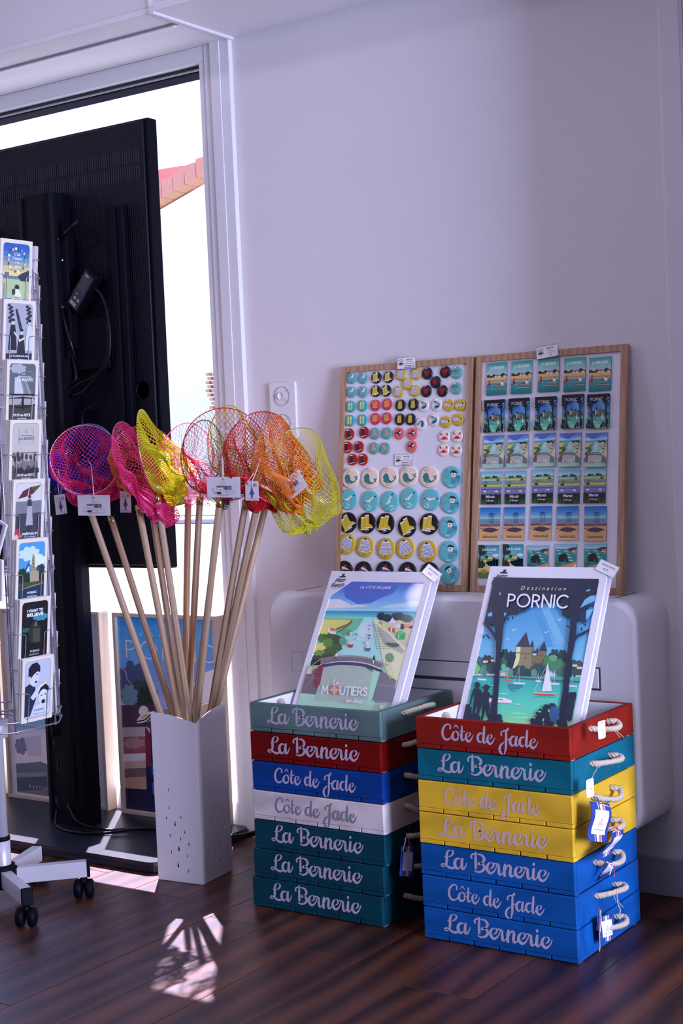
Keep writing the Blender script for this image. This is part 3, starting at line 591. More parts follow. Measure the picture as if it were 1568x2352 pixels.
def crate(color, word, loc, label, group, lcol, sag=.012, swing=0.0, out=.026, top=False, dz=0):
    x, y, z = loc; t = thing('crate', label, 'crate', loc, 0, group)
    key = color.replace(' ', '_')+'_paint'; m = MATS.get(key) or grain(key, PAINT[color]); x1 = x+CW; y1 = y+CDp
    MB().box(x, x1, y, y+TH, z+.0085, z+CH, .0014).build('front_panel', m, t)
    MB().box(x, x1, y1-TH, y1, z+.0085, z+CH, .0014).build('back_panel', m, t)
    hz = z+CH-(.017 if top else .021)
    for xa, nm in ((x, 'side_panel'), (x1-TH, 'side_panel')):
        MB().prism([(y+TH, z+.0085), (y1-TH, z+.0085), (y1-TH, z+CH), (y+TH, z+CH)], 'x', xa, xa+TH, holes=[[(y+yy+.0072*math.cos(a), hz+.0072*math.sin(a)) for a in [2*PI*k/12 for k in range(12)]] for yy in (.094, .182)]).build(nm, m, t)
    sw_ = CW/6
    for k in range(6):
        MB().box(x+k*sw_+(.0016 if k else 0), x+(k+1)*sw_-(.0016 if k < 5 else 0), y, y1, z, z+.0083, .0008).build('bottom_slat', m, t)
    if top:
        b = MB(); e = .0008
        b.box(x+TH, x1-TH, y+TH, y+TH+e, z+.009, z+CH-.0015); b.box(x+TH, x1-TH, y1-TH-e, y1-TH, z+.009, z+CH-.0015); b.box(x+TH, x+TH+e, y+TH, y1-TH, z+.009, z+CH-.0015)
        b.box(x1-TH-e, x1-TH, y+TH, y1-TH, z+.009, z+CH-.0015); b.box(x+TH, x1-TH, y+TH, y1-TH, z+.0083, z+.0093); b.build('white_lining', M_gl, t, label='white painted inside faces')
    for xx in (x+.012, x1-.012):
        for yy in (y+.02, y1-.02): MB().box(xx-.008, xx+.008, yy-.008, yy+.008, z-.0023, z).build('felt_pad', M_felt, t)
    a = Art(CW, CH, Q_LA if word == 'LA' else Q_CO, k=1, z0=.0003, dz=.000002)
    for p in (LA_B if word == 'LA' else COTE): a.stroke(p, lcol, n=4)
    lm = MATS.get('stencil_paint') or vmat('stencil_paint', .65)
    o = a.mb.build('stencil_lettering', lm); o.matrix_basis = frame_M((x, y, z+CH), (1, 0, 0), (0, 0, 1)); attach(o, t)
    for sx_, X in ((1, x1), (-1, x)):
        if sx_ < 0 and not top: continue
        ya, yb_ = y+.094, y+.182; s_ = swing
        P = [(X-sx_*.02, ya, hz), (X+sx_*.004, ya, hz), (X+sx_*out*.55, ya+.022+s_*.3, hz-sag*.5), (X+sx_*out*.95, (ya+yb_)/2+.016+s_, hz-sag), (X+sx_*out*1.05, yb_-.006+s_*.6, hz-sag*.8), (X+sx_*out*.65, yb_+.008, hz-sag*.2), (X+sx_*.006, yb_, hz), (X-sx_*.02, yb_, hz)]
        rope(P).build('rope_handle', M_rope, t)
        for yy in (ya, yb_):
            b = MB(); b.tube(catmull([(X-sx_*.018, yy-.007, hz+.003), (X-sx_*.018, yy+.006, hz+.006), (X-sx_*.022, yy+.008, hz-.004), (X-sx_*.020, yy-.006, hz-.005), (X-sx_*.026, yy-.004, hz+.004)], 5), .0042, 6); b.build('rope_knot', M_rope, t)
    return t
LIL = (.36, .31, .42)
DZ = .0683
LS = [('deep teal', 'LA', 'deep teal crate at the bottom of the left stack', -2.128, 2.642), ('deep teal', 'LA', 'deep teal crate second from the bottom of the left stack', -2.121, 2.642), ('deep teal', 'LA', 'deep teal crate right below the cream white crate', -2.115, 2.642),
      ('cream white', 'CO', 'cream white crate with grey lettering in the middle of the left stack', -2.115, 2.642), ('royal blue', 'CO', 'dark blue crate resting on the cream white crate', -2.114, 2.643),
      ('dark red', 'LA', 'dark red crate right below the sage green crate', -2.116, 2.643), ('sage green', 'LA', 'sage green crate on top of the left stack with a poster inside', -2.1145, 2.644)]
RS = [('bright blue', 'LA', 'blue crate at the very bottom of the right stack', -1.655, 2.632), ('bright blue', 'CO', 'blue crate reading Côte de Jade in the right stack', -1.656, 2.632), ('bright blue', 'LA', 'blue crate right below the yellow crates', -1.658, 2.634),
      ('golden yellow', 'LA', 'yellow crate reading La Bernerie', -1.657, 2.632), ('golden yellow', 'CO', 'yellow crate reading Côte de Jade', -1.6565, 2.632),
      ('teal blue', 'LA', 'teal crate right below the brick red crate', -1.656, 2.633), ('brick red', 'CO', 'brick red crate on top of the right stack with a poster inside', -1.6555, 2.631)]
sw1 = [.0, .008, -.004, .006, .0, .012, .004]
for S, g in ((LS, 'crates in the left stack'), (RS, 'crates in the right stack')):
    for k, (c, wd, lab, x, y) in enumerate(S):
        lc = {'golden yellow': (.66, .44, .44), 'cream white': (.22, .21, .28)}.get(c, (.48, .41, .52))
        crate(c, wd, (x, y, .0023+k*DZ), lab, g, lc, sag=(.008, .004, .014, .010, .016, .006, .010)[k] if g[14] == 'r' else (.02, .012, .004, .03, .014, -.004, -.006)[k], swing=sw1[k], top=(k == 6))
# ------------------------------------------------------------------ art prints in white mats standing in the top crates
N1 = (28, 34, 62); N2 = (24, 44, 88)
def pornic_art(W, H, k=.8, mini=False, wref=(200, 188, 222)):
    q = ((0, 0), (1, 0), (1, 1), (0, 1)) if mini == 'sq' else ((408, 183), (1335, 198), (1078, 1530), (128, 1462))
    a = Art(W, H, q, wref=wref, k=k)
    if mini: N1_, N2_ = (6, 7, 22), (12, 22, 60); sky = [(0, (10, 40, 130)), (.3, (35, 95, 200)), (1, (100, 150, 215))]
    else: N1_, N2_ = N1, N2; sky = [(0, (35, 80, 160)), (.3, (60, 130, 205)), (1, (125, 175, 225))]
    a.grad(0, 150, 1500, 1000, sky, 16)
    a.poly([(790, 380), (860, 380), (1040, 760), (960, 760)], (110, 160, 215)); a.poly([(730, 400), (790, 400), (930, 780), (870, 780)], (75, 135, 205))
    a.poly([(860, 380), (900, 380), (1090, 700), (1060, 790)], (85, 145, 210))
    for x, y in ((577, 635), (523, 716), (985, 545), (863, 655)): a.stroke([(x-18, y-6, 3), (x-5, y+5, 6), (x+5, y-2, 5), (x+20, y-10, 3)], (215, 220, 240))
    a.blob(345, 900, 60, 50, (38, 55, 75), 8, 1); a.blob(500, 860, 45, 65, (32, 60, 68), 8, 2); a.blob(560, 900, 55, 85, (28, 48, 68), 9, 3); a.blob(940, 880, 55, 85, (38, 62, 78), 8, 4); a.blob(1010, 870, 55, 70, (34, 58, 72), 8, 5); a.blob(1120, 940, 90, 50, (50, 78, 88), 9, 6); a.blob(270, 900, 40, 35, (60, 100, 110), 6, 7)
    a.poly([(600, 780), (735, 780), (740, 960), (720, 1010), (565, 990), (600, 880)], (132, 118, 102)); a.poly([(600, 780), (640, 780), (628, 900), (608, 950), (566, 978), (598, 870)], (232, 215, 165))
    a.poly([(600, 830), (735, 838), (735, 846), (600, 838)], (95, 85, 80)); a.poly([(598, 782), (690, 655), (722, 785)], (52, 52, 85)); a.stroke([(668, 700, 3), (672, 760, 6)], (120, 40, 60))
    a.poly([(735, 785), (760, 785), (760, 830), (735, 830)], (120, 100, 85)); a.poly([(722, 782), (748, 722), (756, 785)], (45, 50, 85)); a.poly([(740, 820), (870, 812), (865, 950), (740, 960)], (118, 98, 84)); a.poly([(742, 820), (795, 812), (795, 860), (742, 860)], (60, 62, 92))
    a.poly([(800, 818), (850, 730), (875, 820)], (45, 50, 85)); a.poly([(775, 820), (790, 785), (800, 820)], (45, 50, 85)); a.stroke([(815, 745, 3), (805, 790, 4)], (170, 60, 80)); a.poly([(745, 840), (780, 840), (780, 856), (745, 856)], (180, 190, 205))
    for x, y in ((684, 880), (822, 860), (840, 905), (815, 925)): a.rect(x-4, y-7, x+4, y+7, (70, 60, 60))
    for x, y, rx, ry, c, sd_ in ((300, 965, 70, 50, (60, 92, 95), 1), (240, 975, 45, 48, (120, 175, 130), 2), (320, 985, 40, 50, (70, 125, 110), 12), (470, 930, 60, 60, (55, 95, 100), 3), (490, 960, 22, 30, (95, 175, 125), 4), (390, 970, 60, 50, (40, 68, 82), 5), (560, 1010, 45, 45, (95, 130, 115), 6), (640, 1000, 75, 60, (42, 68, 82), 7), (705, 1020, 45, 50, (36, 60, 74), 8), (800, 985, 75, 65, (45, 72, 85), 9), (760, 1010, 30, 40, (90, 130, 115), 10), (900, 910, 60, 60, (62, 118, 88), 11), (970, 950, 75, 70, (70, 115, 95), 13), (930, 880, 40, 30, (95, 150, 110), 14), (1100, 1000, 100, 60, (45, 68, 80), 15), (1020, 1010, 60, 60, (60, 95, 95), 16)): a.blob(x, y, rx, ry, c, 8, sd_)
    for x, y in ((400, 905), (480, 1015), (1120, 945), (1160, 965), (330, 915), (1150, 1040)): a.rect(x-22, y-8, x+22, y+8, (205, 185, 180)); a.rect(x-22, y-14, x+22, y-8, (160, 110, 100))
    a.poly([(200, 1035), (400, 1035), (1200, 1080), (1200, 1098), (400, 1052), (200, 1042)], (115, 120, 125))
    a.grad(0, 1040, 1500, 1560, [(0, (45, 150, 165)), (.25, (70, 168, 175)), (.6, (95, 192, 175)), (.85, (165, 215, 165)), (1, (205, 225, 155))], 16)
    a.poly([(520, 1105), (670, 1115), (640, 1150), (560, 1160), (640, 1180), (560, 1172), (530, 1140)], (50, 120, 140)); a.poly([(700, 1070), (1100, 1090), (1100, 1110), (900, 1105)], (60, 140, 155))
    for x, y, l in ((300, 1068, 42), (530, 1072, 40), (630, 1100, 55), (800, 1080, 26), (945, 1103, 44), (1105, 1122, 40)):
        a.stroke([(x, y-5, 3), (x, y-l*2.6, 2)], (215, 220, 235), smooth=False); a.stroke([(x-l*.8, y-5, 2), (x, y-l*2.4, 2)], (190, 200, 225), smooth=False); a.poly([(x-l, y-8), (x+l, y-2), (x+l*.9, y+10), (x-l*.8, y+6)], (225, 80, 80) if x == 530 else (235, 235, 245))
    a.poly([(885, 918), (920, 1165), (832, 1168)], (240, 228, 232)); a.stroke([(885, 925, 2), (765, 1165, 3)], (225, 215, 225), smooth=False); a.poly([(755, 1182), (960, 1190), (930, 1208), (785, 1203)], (190, 60, 62)); a.poly([(755, 1180), (960, 1188), (958, 1194), (757, 1187)], (235, 190, 160)); a.stroke([(770, 1215, 3), (950, 1218, 3)], (60, 120, 140))
    a.poly([(355, 1235), (440, 1225), (500, 1228), (568, 1252), (566, 1278), (360, 1268)], (238, 228, 238)); a.poly([(356, 1262), (566, 1272), (566, 1280), (360, 1270)], (200, 130, 130)); a.poly([(446, 1240), (490, 1240), (490, 1250), (446, 1248)], (120, 120, 150))
    for x0, x1, y in ((450, 540, 1192), (540, 700, 1360), (570, 780, 1398), (600, 650, 1282), (390, 400, 1120)): a.stroke([(x0, y, 2), ((x0+x1)/2, y, 7), (x1, y+4, 2)], (215, 240, 225))
    # dark frame of trees, leaves and silhouettes
    a.poly([(350, 150), (1400, 150), (1400, 300), (1300, 380), (1180, 470), (1100, 500), (1020, 470), (1000, 400), (880, 380), (730, 430), (640, 470), (520, 480), (440, 420), (330, 420)], N1_)
    for x, y, rx, ry, sd_ in ((560, 470, 110, 45, 1), (640, 445, 90, 40, 2), (740, 400, 90, 40, 3), (900, 370, 120, 45, 4), (1060, 460, 60, 80, 5), (1160, 480, 90, 70, 6), (380, 540, 70, 70, 7), (360, 450, 70, 50, 8), (420, 500, 90, 70, 9), (1250, 330, 60, 40, 10), (1200, 540, 40, 50, 12)): a.blob(x, y, rx, ry, N1_ if sd_ % 3 else N2_, 9, sd_)
    for P in ([(1170, 450), (1210, 380), (1260, 345), (1310, 340), (1300, 390), (1240, 415)], [(1225, 470), (1285, 455), (1270, 500), (1222, 560)], [(495, 490), (525, 495), (500, 525)], [(350, 505), (405, 475), (400, 520), (360, 525)], [(410, 610), (428, 605), (418, 660)]): a.poly(P, (105, 160, 215))
    a.ell(463, 327, 9, 13, (90, 150, 210)); a.ell(1243, 298, 20, 8, (90, 150, 210), rot=-.3)
    a.stroke([(400, 1530, 110), (405, 1380, 72), (425, 1200, 48), (440, 1000, 44), (450, 850, 46), (455, 700, 62), (452, 580, 88), (440, 480, 100), (450, 400, 110)], N1_); a.stroke([(430, 720, 26), (410, 680, 24), (350, 610, 22), (300, 560, 16)], N1_); a.stroke([(470, 620, 36), (510, 540, 22), (540, 480, 14)], N1_)
    a.stroke([(1020, 1600, 130), (1012, 1400, 78), (1040, 1200, 56), (1055, 1050, 50), (1072, 900, 46), (1095, 760, 58), (1110, 620, 56), (1118, 500, 70), (1130, 380, 110)], N1_); a.stroke([(1100, 760, 36), (1140, 700, 24), (1200, 670, 22), (1290, 615, 18)], N1_); a.stroke([(1180, 480, 20), (1250, 440, 16), (1330, 400, 12)], N1_)
    for x, y, r_ in ((320, 700, .8), (345, 690, 0), (362, 708, .2), (575, 536, .6), (533, 546, .9), (1063, 610, -.4), (1182, 632, .7), (1215, 600, 1.5)): a.ell(x, y, 16, 7, N1_, n=8, rot=r_+1)
    for bx, hy, s_ in ((265, 1120, 1), (345, 1148, 0)):
        a.ell(bx, hy, 24, 27, N1_); a.stroke([(bx-4, hy+20, 22), (bx-5, hy+50, 60), (bx-2, hy+100, 52), (bx-5, hy+160, 56)], N1_); a.stroke([(bx-30, hy+45, 18), (bx-50, hy+100, 15), (bx-64, hy+165, 14)] if s_ else [(bx-30, hy+45, 14), (bx-46, hy+110, 13), (bx-50, hy+165, 10)], N1_)
        a.stroke([(bx+24, hy+45, 18), (bx+34, hy+100, 15), (bx+30, hy+175, 16)] if s_ else [(bx+22, hy+40, 14), (bx+40, hy+75, 13), (bx+60, hy+60, 10)], N1_); a.stroke([(bx-18, hy+150, 30), (bx-30, hy+220, 22), (bx-42, hy+300, 18)], N1_); a.stroke([(bx+14, hy+150, 30), (bx+10, hy+220, 24), (bx+(-5 if s_ else 40), hy+290, 18)], N1_)
    a.ell(345, 1140, 40, 9, N1_, rot=-.15); a.ell(345, 1130, 20, 14, N1_)
    a.poly([(80, 1560), (130, 1270), (175, 1290), (215, 1380), (260, 1360), (290, 1420), (340, 1430), (420, 1400), (430, 1450), (520, 1460), (590, 1500), (590, 1560)], N1_)
    for x, y, rx, ry, sd_ in ((180, 1340, 40, 60, 1), (260, 1420, 40, 60, 2), (460, 1400, 28, 32, 3), (440, 1440, 60, 40, 4), (880, 1330, 40, 50, 5), (840, 1380, 60, 60, 6), (790, 1440, 60, 60, 7), (760, 1500, 60, 40, 8), (900, 1450, 50, 60, 9), (1110, 1220, 60, 45, 10), (1090, 1330, 60, 110, 11), (930, 1310, 40, 40, 12)): a.blob(x, y, rx, ry, N1_, 8, sd_)
    a.blob(950, 1370, 50, 80, (50, 80, 140), 7, 3); a.blob(960, 1500, 40, 40, (165, 160, 150), 7, 9)
    for x, y in ((770, 1400), (810, 1480), (850, 1420), (900, 1340), (820, 1350), (890, 1500), (430, 1480)): a.ell(x, y, 14, 7, (120, 195, 150), n=8, rot=x)
    geo_letters(a, 'PORNIC', 533, 440, 106, (240, 232, 248), 15 if not mini else 12, sx=1.0, slant=.12, gap=.26, yslope=.026)
    if not mini: a.text('Destination', 847, 300, .027, (235, 230, 248), shear=.25, sp=1.75)
    return a
def moutiers_art(W, H, k=.8, mini=False, wref=(200, 188, 222)):
    a = Art(W, H, ((476, 222), (1330, 240), (1000, 1475), (98, 1440)), wref=wref, k=k)
    a.grad(0, 200, 1500, 540, [(0, (68, 88, 190)), (.4, (95, 135, 220)), (.8, (140, 180, 232)), (1, (165, 200, 235))], 14)
    a.poly([(545, 260), (620, 225), (980, 225), (1080, 260), (1040, 330), (930, 370), (820, 420), (700, 430), (580, 370)], (78, 98, 196)); a.poly([(380, 430), (430, 385), (520, 383), (575, 405), (640, 440), (720, 432), (800, 448), (640, 462), (380, 470)], (205, 190, 222)); a.poly([(910, 460), (990, 435), (1120, 420), (1200, 400), (1340, 395), (1330, 450), (1000, 465)], (175, 190, 228))
    a.grad(0, 493, 1500, 560, [(0, (45, 120, 175)), (.5, (75, 160, 200)), (1, (120, 190, 210))], 6); a.rect(0, 548, 1500, 1500, (155, 200, 215))
    a.poly([(350, 555), (760, 560), (690, 660), (600, 700), (520, 770), (250, 1000), (60, 1500), (60, 560)], (105, 170, 160)); a.poly([(760, 560), (860, 570), (905, 700), (945, 900), (860, 1000), (430, 960), (560, 820), (640, 720), (720, 640)], (165, 208, 222)); a.poly([(740, 600), (820, 600), (860, 680), (800, 760), (700, 700)], (195, 215, 232))
    a.poly([(360, 572), (650, 578), (640, 600), (560, 640), (440, 690), (330, 730), (200, 800), (200, 560)], (205, 190, 120)); a.poly([(370, 545), (760, 555), (690, 572), (360, 570)], (120, 175, 150)); a.stroke([(645, 580, 14), (600, 620, 18), (520, 650, 16), (440, 690, 10)], (140, 85, 50)); a.stroke([(640, 600, 8), (560, 660, 12), (500, 690, 10)], (90, 105, 75))
    a.poly([(250, 800), (380, 790), (430, 830), (330, 900), (200, 930)], (205, 195, 115))
    for x, y, rx, ry, c, sd_ in ((360, 745, 60, 45, (70, 105, 55), 1), (450, 740, 80, 50, (60, 80, 45), 2), (420, 790, 60, 50, (95, 125, 55), 3), (510, 770, 60, 50, (55, 75, 60), 4), (350, 900, 90, 50, (115, 130, 80), 5), (440, 870, 70, 50, (75, 90, 60), 6), (300, 950, 60, 50, (55, 70, 60), 7), (290, 990, 60, 50, (30, 42, 45), 8), (500, 830, 60, 40, (70, 85, 75), 9), (560, 770, 40, 40, (95, 150, 130), 10), (600, 690, 60, 30, (95, 155, 130), 11), (400, 930, 80, 40, (60, 75, 65), 13)): a.blob(x, y, rx, ry, c, 8, sd_)
    a.poly([(410, 655), (440, 650), (495, 665), (490, 710), (435, 705), (410, 680)], (232, 220, 228)); a.poly([(430, 650), (480, 655), (500, 680), (440, 680)], (205, 110, 80))
    a.poly([(850, 562), (890, 566), (1010, 660), (1180, 830), (1110, 1200), (1060, 1200), (950, 980), (905, 760)], (208, 198, 182)); a.poly([(885, 620), (1000, 700), (1150, 850), (1130, 880), (960, 800), (900, 700)], (168, 160, 165)); a.poly([(905, 600), (1230, 560), (1190, 760), (1160, 830), (1010, 680)], (200, 178, 168)); a.poly([(1150, 790), (1215, 650), (1180, 860)], (175, 168, 170))
    for x, y, rx, ry, c, sd_ in ((930, 540, 45, 40, (35, 45, 68), 1), (990, 555, 50, 38, (35, 48, 62), 2), (1085, 540, 70, 38, (38, 52, 62), 3), (1170, 560, 60, 38, (48, 75, 70), 4), (1125, 632, 28, 28, (45, 60, 75), 5), (1200, 635, 30, 14, (40, 55, 70), 6), (1010, 915, 45, 48, (110, 140, 118), 7), (1050, 800, 55, 22, (85, 95, 98), 8), (1000, 790, 30, 16, (85, 95, 98), 9)): a.blob(x, y, rx, ry, c, 9, sd_)
    a.poly([(1000, 600), (1035, 548), (1062, 600)], (228, 225, 240)); a.poly([(1062, 615), (1110, 610), (1110, 640), (1062, 640)], (232, 222, 228)); a.poly([(1140, 608), (1200, 606), (1195, 640), (1145, 640)], (215, 135, 115)); a.poly([(905, 590), (935, 590), (940, 612), (912, 612)], (215, 120, 130)); a.poly([(1000, 640), (1060, 650), (1055, 690), (1000, 672)], (185, 85, 70)); a.poly([(1020, 645), (1034, 647), (1030, 680), (1016, 678)], (225, 228, 240)); a.poly([(940, 605), (965, 610), (962, 645), (938, 638)], (225, 205, 110))
    a.poly([(1065, 690), (1110, 665), (1160, 690), (1150, 745), (1100, 750), (1065, 735)], (60, 150, 100)); a.poly([(1065, 690), (1110, 665), (1160, 690), (1105, 710)], (85, 175, 115)); a.rect(1090, 705, 1098, 740, (225, 230, 230))
    for k_ in range(11):
        y = 615+k_*22; x = 842+k_*4; a.stroke([(x, y, 2.5), (x+50+k_*9, y+3, 2.5)], (120, 110, 125), smooth=False); a.stroke([(x+6, y-18, 2), (x+6, y+8, 3)], (100, 95, 120), smooth=False)
    for x, y, s_, c in ((638, 805, 26, (170, 50, 60)), (805, 835, 26, (70, 90, 150)), (800, 785, 18, (215, 215, 230)), (820, 712, 14, (60, 75, 120)), (815, 740, 12, (90, 105, 150)), (815, 660, 9, (180, 70, 80)), (820, 625, 9, (60, 75, 110)), (692, 705, 13, (90, 110, 150)), (645, 703, 17, (200, 190, 170)), (712, 750, 14, (230, 230, 238))):
        a.poly([(x-s_, y-s_*.2), (x+s_, y-s_*.2), (x+s_*.7, y+s_), (x-s_*.7, y+s_)], c); a.poly([(x-s_*.5, y-s_*.7), (x+s_*.5, y-s_*.7), (x+s_*.6, y), (x-s_*.6, y)], (232, 232, 242)); a.stroke([(x-s_*.3, y-s_*2, 2), (x-s_*.3, y, 2)], (120, 110, 130), smooth=False)
    for y in (730, 765, 800): a.stroke([(560, y, 2), (625, y+3, 2)], (130, 115, 140), smooth=False)
    # water under the bridge, banks and bridge deck
    a.poly([(60, 1020), (390, 1000), (930, 1060), (850, 1330), (1000, 1330), (1000, 1500), (60, 1500)], (158, 172, 178)); a.poly([(100, 1270), (300, 1275), (270, 1340), (850, 1320), (850, 1500), (60, 1500)], (160, 190, 192)); a.ell(600, 1150, 260, 200, (162, 165, 175), n=28); a.poly([(860, 1030), (935, 1050), (860, 1400), (800, 1380)], (158, 195, 190))
    for y in (1300, 1325, 1350, 1380): a.stroke([(150, y, 2), (180, y-4, 7), (210, y, 2)], (185, 215, 205))
    a.poly([(200, 1090), (385, 990), (305, 1280), (150, 1268)], (112, 92, 112)); a.poly([(330, 1010), (385, 990), (345, 1180), (305, 1225), (275, 1180), (290, 1080)], (128, 50, 80)); a.stroke([(180, 1120, 3), (350, 1132, 3)], (140, 118, 138), smooth=False); a.stroke([(160, 1265, 3), (290, 1100, 5)], (150, 135, 150), smooth=False)
    a.poly([(200, 1090), (235, 1030), (270, 1025), (260, 1085)], (215, 185, 180)); a.poly([(935, 1035), (1080, 1125), (1030, 1332), (850, 1318)], (112, 102, 128)); a.stroke([(905, 1168, 4), (1065, 1185, 4)], (150, 142, 160), smooth=False); a.stroke([(860, 1318, 4), (1030, 1332, 4)], (170, 190, 200), smooth=False)
    a.stroke([(385, 1008, 26), (520, 985, 26), (660, 985, 26), (800, 1000, 26), (935, 1042, 26)], (72, 58, 102)); a.stroke([(385, 988, 10), (520, 968, 10), (660, 965, 10), (800, 980, 10), (935, 1025, 10)], (215, 200, 205))
    P1 = [(370, 945), (450, 925), (560, 912), (680, 910), (800, 922), (930, 965), (1010, 985)]; a.stroke([(x, y+28, 44) for x, y in P1[:6]], (118, 108, 140)); a.stroke([(x, y, 6) for x, y in P1], (165, 120, 120)); a.stroke([(x, y+12, 3) for x, y in P1], (190, 150, 140))
    for t in range(26): x = 380+t*24; y = 925+abs(x-660)**2*.00035; a.stroke([(x, y-8, 2), (x-2, y+50, 2)], (90, 70, 95), smooth=False)
    for P in ([(375, 938), (280, 1000), (262, 1060)], [(385, 985), (300, 1030), (262, 1072)]): a.stroke([(x, y, 5) for x, y in P], (190, 165, 130), smooth=False)
    for P in ([(1010, 985), (1055, 1060), (1035, 1115)], [(960, 990), (1020, 1060), (1030, 1110)], [(940, 1000), (1000, 1075), (1028, 1118)]): a.stroke([(x, y, 5) for x, y in P], (190, 172, 140), smooth=False)
    for x, y, c in ((508, 900, (225, 210, 225)), (868, 925, (30, 38, 60))): a.ell(x+6, y-12, 7, 8, (55, 38, 50)); a.stroke([(x+4, y, 18), (x+2, y+25, 20)], c); a.stroke([(x, y+28, 14), (x-2, y+50, 12)], (120, 70, 110) if x < 600 else (225, 205, 200))
    a.stroke([(728, 1135, 3), (742, 1142, 6), (760, 1135, 3)], (225, 225, 235))
    wt = (235, 228, 242)
    a.stroke([(495, 1128, 5), (488, 1155, 8), (478, 1178, 8), (500, 1182, 6)], wt); a.text('es', 502, 1180, .026, wt, shear=.35, align='l', bold=.02)
    geo_letters(a, 'M', 366, 1268, 74, wt, 12, sx=.95, slant=.1, yslope=.03)
    a.ell(493, 1233, 44, 44, (212, 98, 70), n=26); a.ell(493, 1233, 25, 25, (162, 165, 172), n=20)
    for t in range(4):
        q = PI/4+t*PI/2+.78; a.stroke([(493+22*math.cos(q), 1233+22*math.sin(q), 8), (493+46*math.cos(q), 1233+46*math.sin(q), 8)], wt, smooth=False)
    geo_letters(a, 'UTIERS', 546, 1274, 74, wt, 12, sx=.95, slant=.1, gap=.2, yslope=.025)
    a.text('en-Retz', 690, 1350, .032, wt, shear=.4, bold=.025)
    if not mini: a.text('LA CÔTE DE JADE', 882, 302, .020, (225, 225, 245), shear=.12, sp=1.15, bold=.015); a.blob(955, 1380, 26, 22, (190, 215, 215), 6, 2)
    return a
M_matb = mat('mat_card', (.83, .815, .85), .55)
def print_in_crate(label, x, yb_, zb, yt, zt, W, art, off, gl):
    ydir = Vector((0, yt-yb_, zt-zb)).normalized(); L_ = math.hypot(yt-yb_, zt-zb); nrm = Vector((1, 0, 0)).cross(ydir)
    t = thing('matted_print', label, 'art print', (x+W/2, yb_, zb)); O = Vector((x, yt, zt))
    F = frame_M(O, (1, 0, 0), ydir)
    MB().box(0, W, -L_, 0, -.004, 0, .0004).xf(F).build('backing_board', M_matb, t)
    m_, tp, bt = .0165, .028, .018; cut = off
    ou = [(0, 0), (W, 0), (W, -L_), (0, -L_)]; rr = .006; wx0, wx1, wy0, wy1 = m_, W-m_, -tp, -L_+bt
    hole = [(wx0, wy0-cut), (wx0+cut*1.25, wy0), (wx1-rr, wy0), (wx1-rr*.3, wy0-rr*.3), (wx1, wy0-rr), (wx1, wy1+rr), (wx1-rr, wy1), (wx0+rr, wy1), (wx0, wy1+rr)]
    MB().prism(ou, 'z', .0008, .0026, holes=[hole]).xf(F).build('mat', M_matb, t)
    o = art.mb.build('print', M_print); o.matrix_basis = F @ Matrix.Translation((wx0, wy0, .0002)); attach(o, t)
    a = Art(.055, .05, ((0, 0), (55, 0), (55, 50), (0, 50)), k=.5); ink = (60, 55, 75)
    a.poly([(20, 10), (28, 8), (42, 8), (47, 10), (40, 13), (26, 13)], ink); a.poly([(29, 8), (30, 5), (38, 4), (38, 8)], ink); a.poly([(30, 5), (33, 1), (38, 1), (40, 4), (38, 7)], ink)
    a.text('Pitto', 30, 27, .26, ink, shear=.35, bold=.02, rot=.12); a.text('Resco', 26, 42, .26, ink, shear=.35, bold=.02, rot=.12); a.stroke([(8, 47, 1), (28, 46, 1.5), (44, 42, 1)], ink)
    o = a.mb.build('printed_logo', MATS['print_matte']); o.matrix_basis = F @ Matrix.Translation((.009, -.007, .0028)) @ Matrix.Scale(.86, 4); attach(o, t)
    return F
WP, HP = .245, .352
hL = math.hypot(.206, .331); hR = math.hypot(.193, .348)
F1_ = print_in_crate('matted print of a harbour channel and footbridge in the sage green crate', -2.0925, 2.762, .4195, 2.968, .7515, .293, moutiers_art(.260, hL-.046), .040, True)
F2_ = print_in_crate('matted print of a castle bay framed by dark pines in the brick red crate', -1.6385, 2.763, .4195, 2.956, .7685, .292, pornic_art(.259, hR-.046), .046, True)
for lab, x, yt, zt, yb2 in (('blank white matted print behind the harbour print in the green crate', -2.080, 2.976, .7500, 2.770), ('blank white matted print behind the castle bay print in the red crate', -1.634, 2.964, .7675, 2.771)):
    t = thing('matted_print', lab, 'art print', (x+.14, yb2, .42)); F = frame_M((x, yt, zt), (1, 0, 0), (0, yt-yb2, zt-.4195)); l_ = math.hypot(yt-yb2, zt-.4195)
    MB().box(0, .294, -l_, 0, -.004, 0, .0004).xf(F).build('backing_board', M_matb, t)
def price_card(label, F, cx, cy, rot, txts, w=.052, h=.028, border=(60, 130, 140)):
    a = Art(w, h, ((0, 0), (100, 0), (100, 54), (0, 54)), k=.8); a.rect(0, 0, 100, 54, border); a.rect(1.6, 1.6, 98.4, 52.4, (214, 206, 232))
    for s_, x, y, hh, bo in txts: a.text(s_, x, y, hh, (45, 40, 90), bold=bo)
    if len(txts) > 2:
        a.ell(20, 30, 12, 5, (30, 50, 95)); a.poly([(24, 29), (34, 28), (34, 33), (24, 33)], (30, 50, 95)); a.ell(19, 20, 6, 5, (150, 165, 105)); a.ell(27, 22, 4, 4, (150, 165, 105)); a.stroke([(8, 18, 2), (14, 12, 2), (22, 9, 2), (30, 12, 2), (34, 17, 2)], (80, 75, 120)); a.ell(20, 37, 9, 3, (150, 165, 215))
    t = thing('price_card', label, 'price card', (0, 0, 0)); M = F @ Matrix.Translation((cx, cy, 0)) @ Matrix.Rotation(rot, 4, 'Z') @ Matrix.Translation((-w/2, h/2, 0)); t.matrix_basis = M
    b = MB().box(0, w, -h, 0, 0, .0008); o = b.build('card', M_matb); o.parent = t
    o = a.mb.build('printed_face', MATS['print_satin']); o.parent = t; o.matrix_basis = Matrix.Translation((0, 0, .0009))
    return t
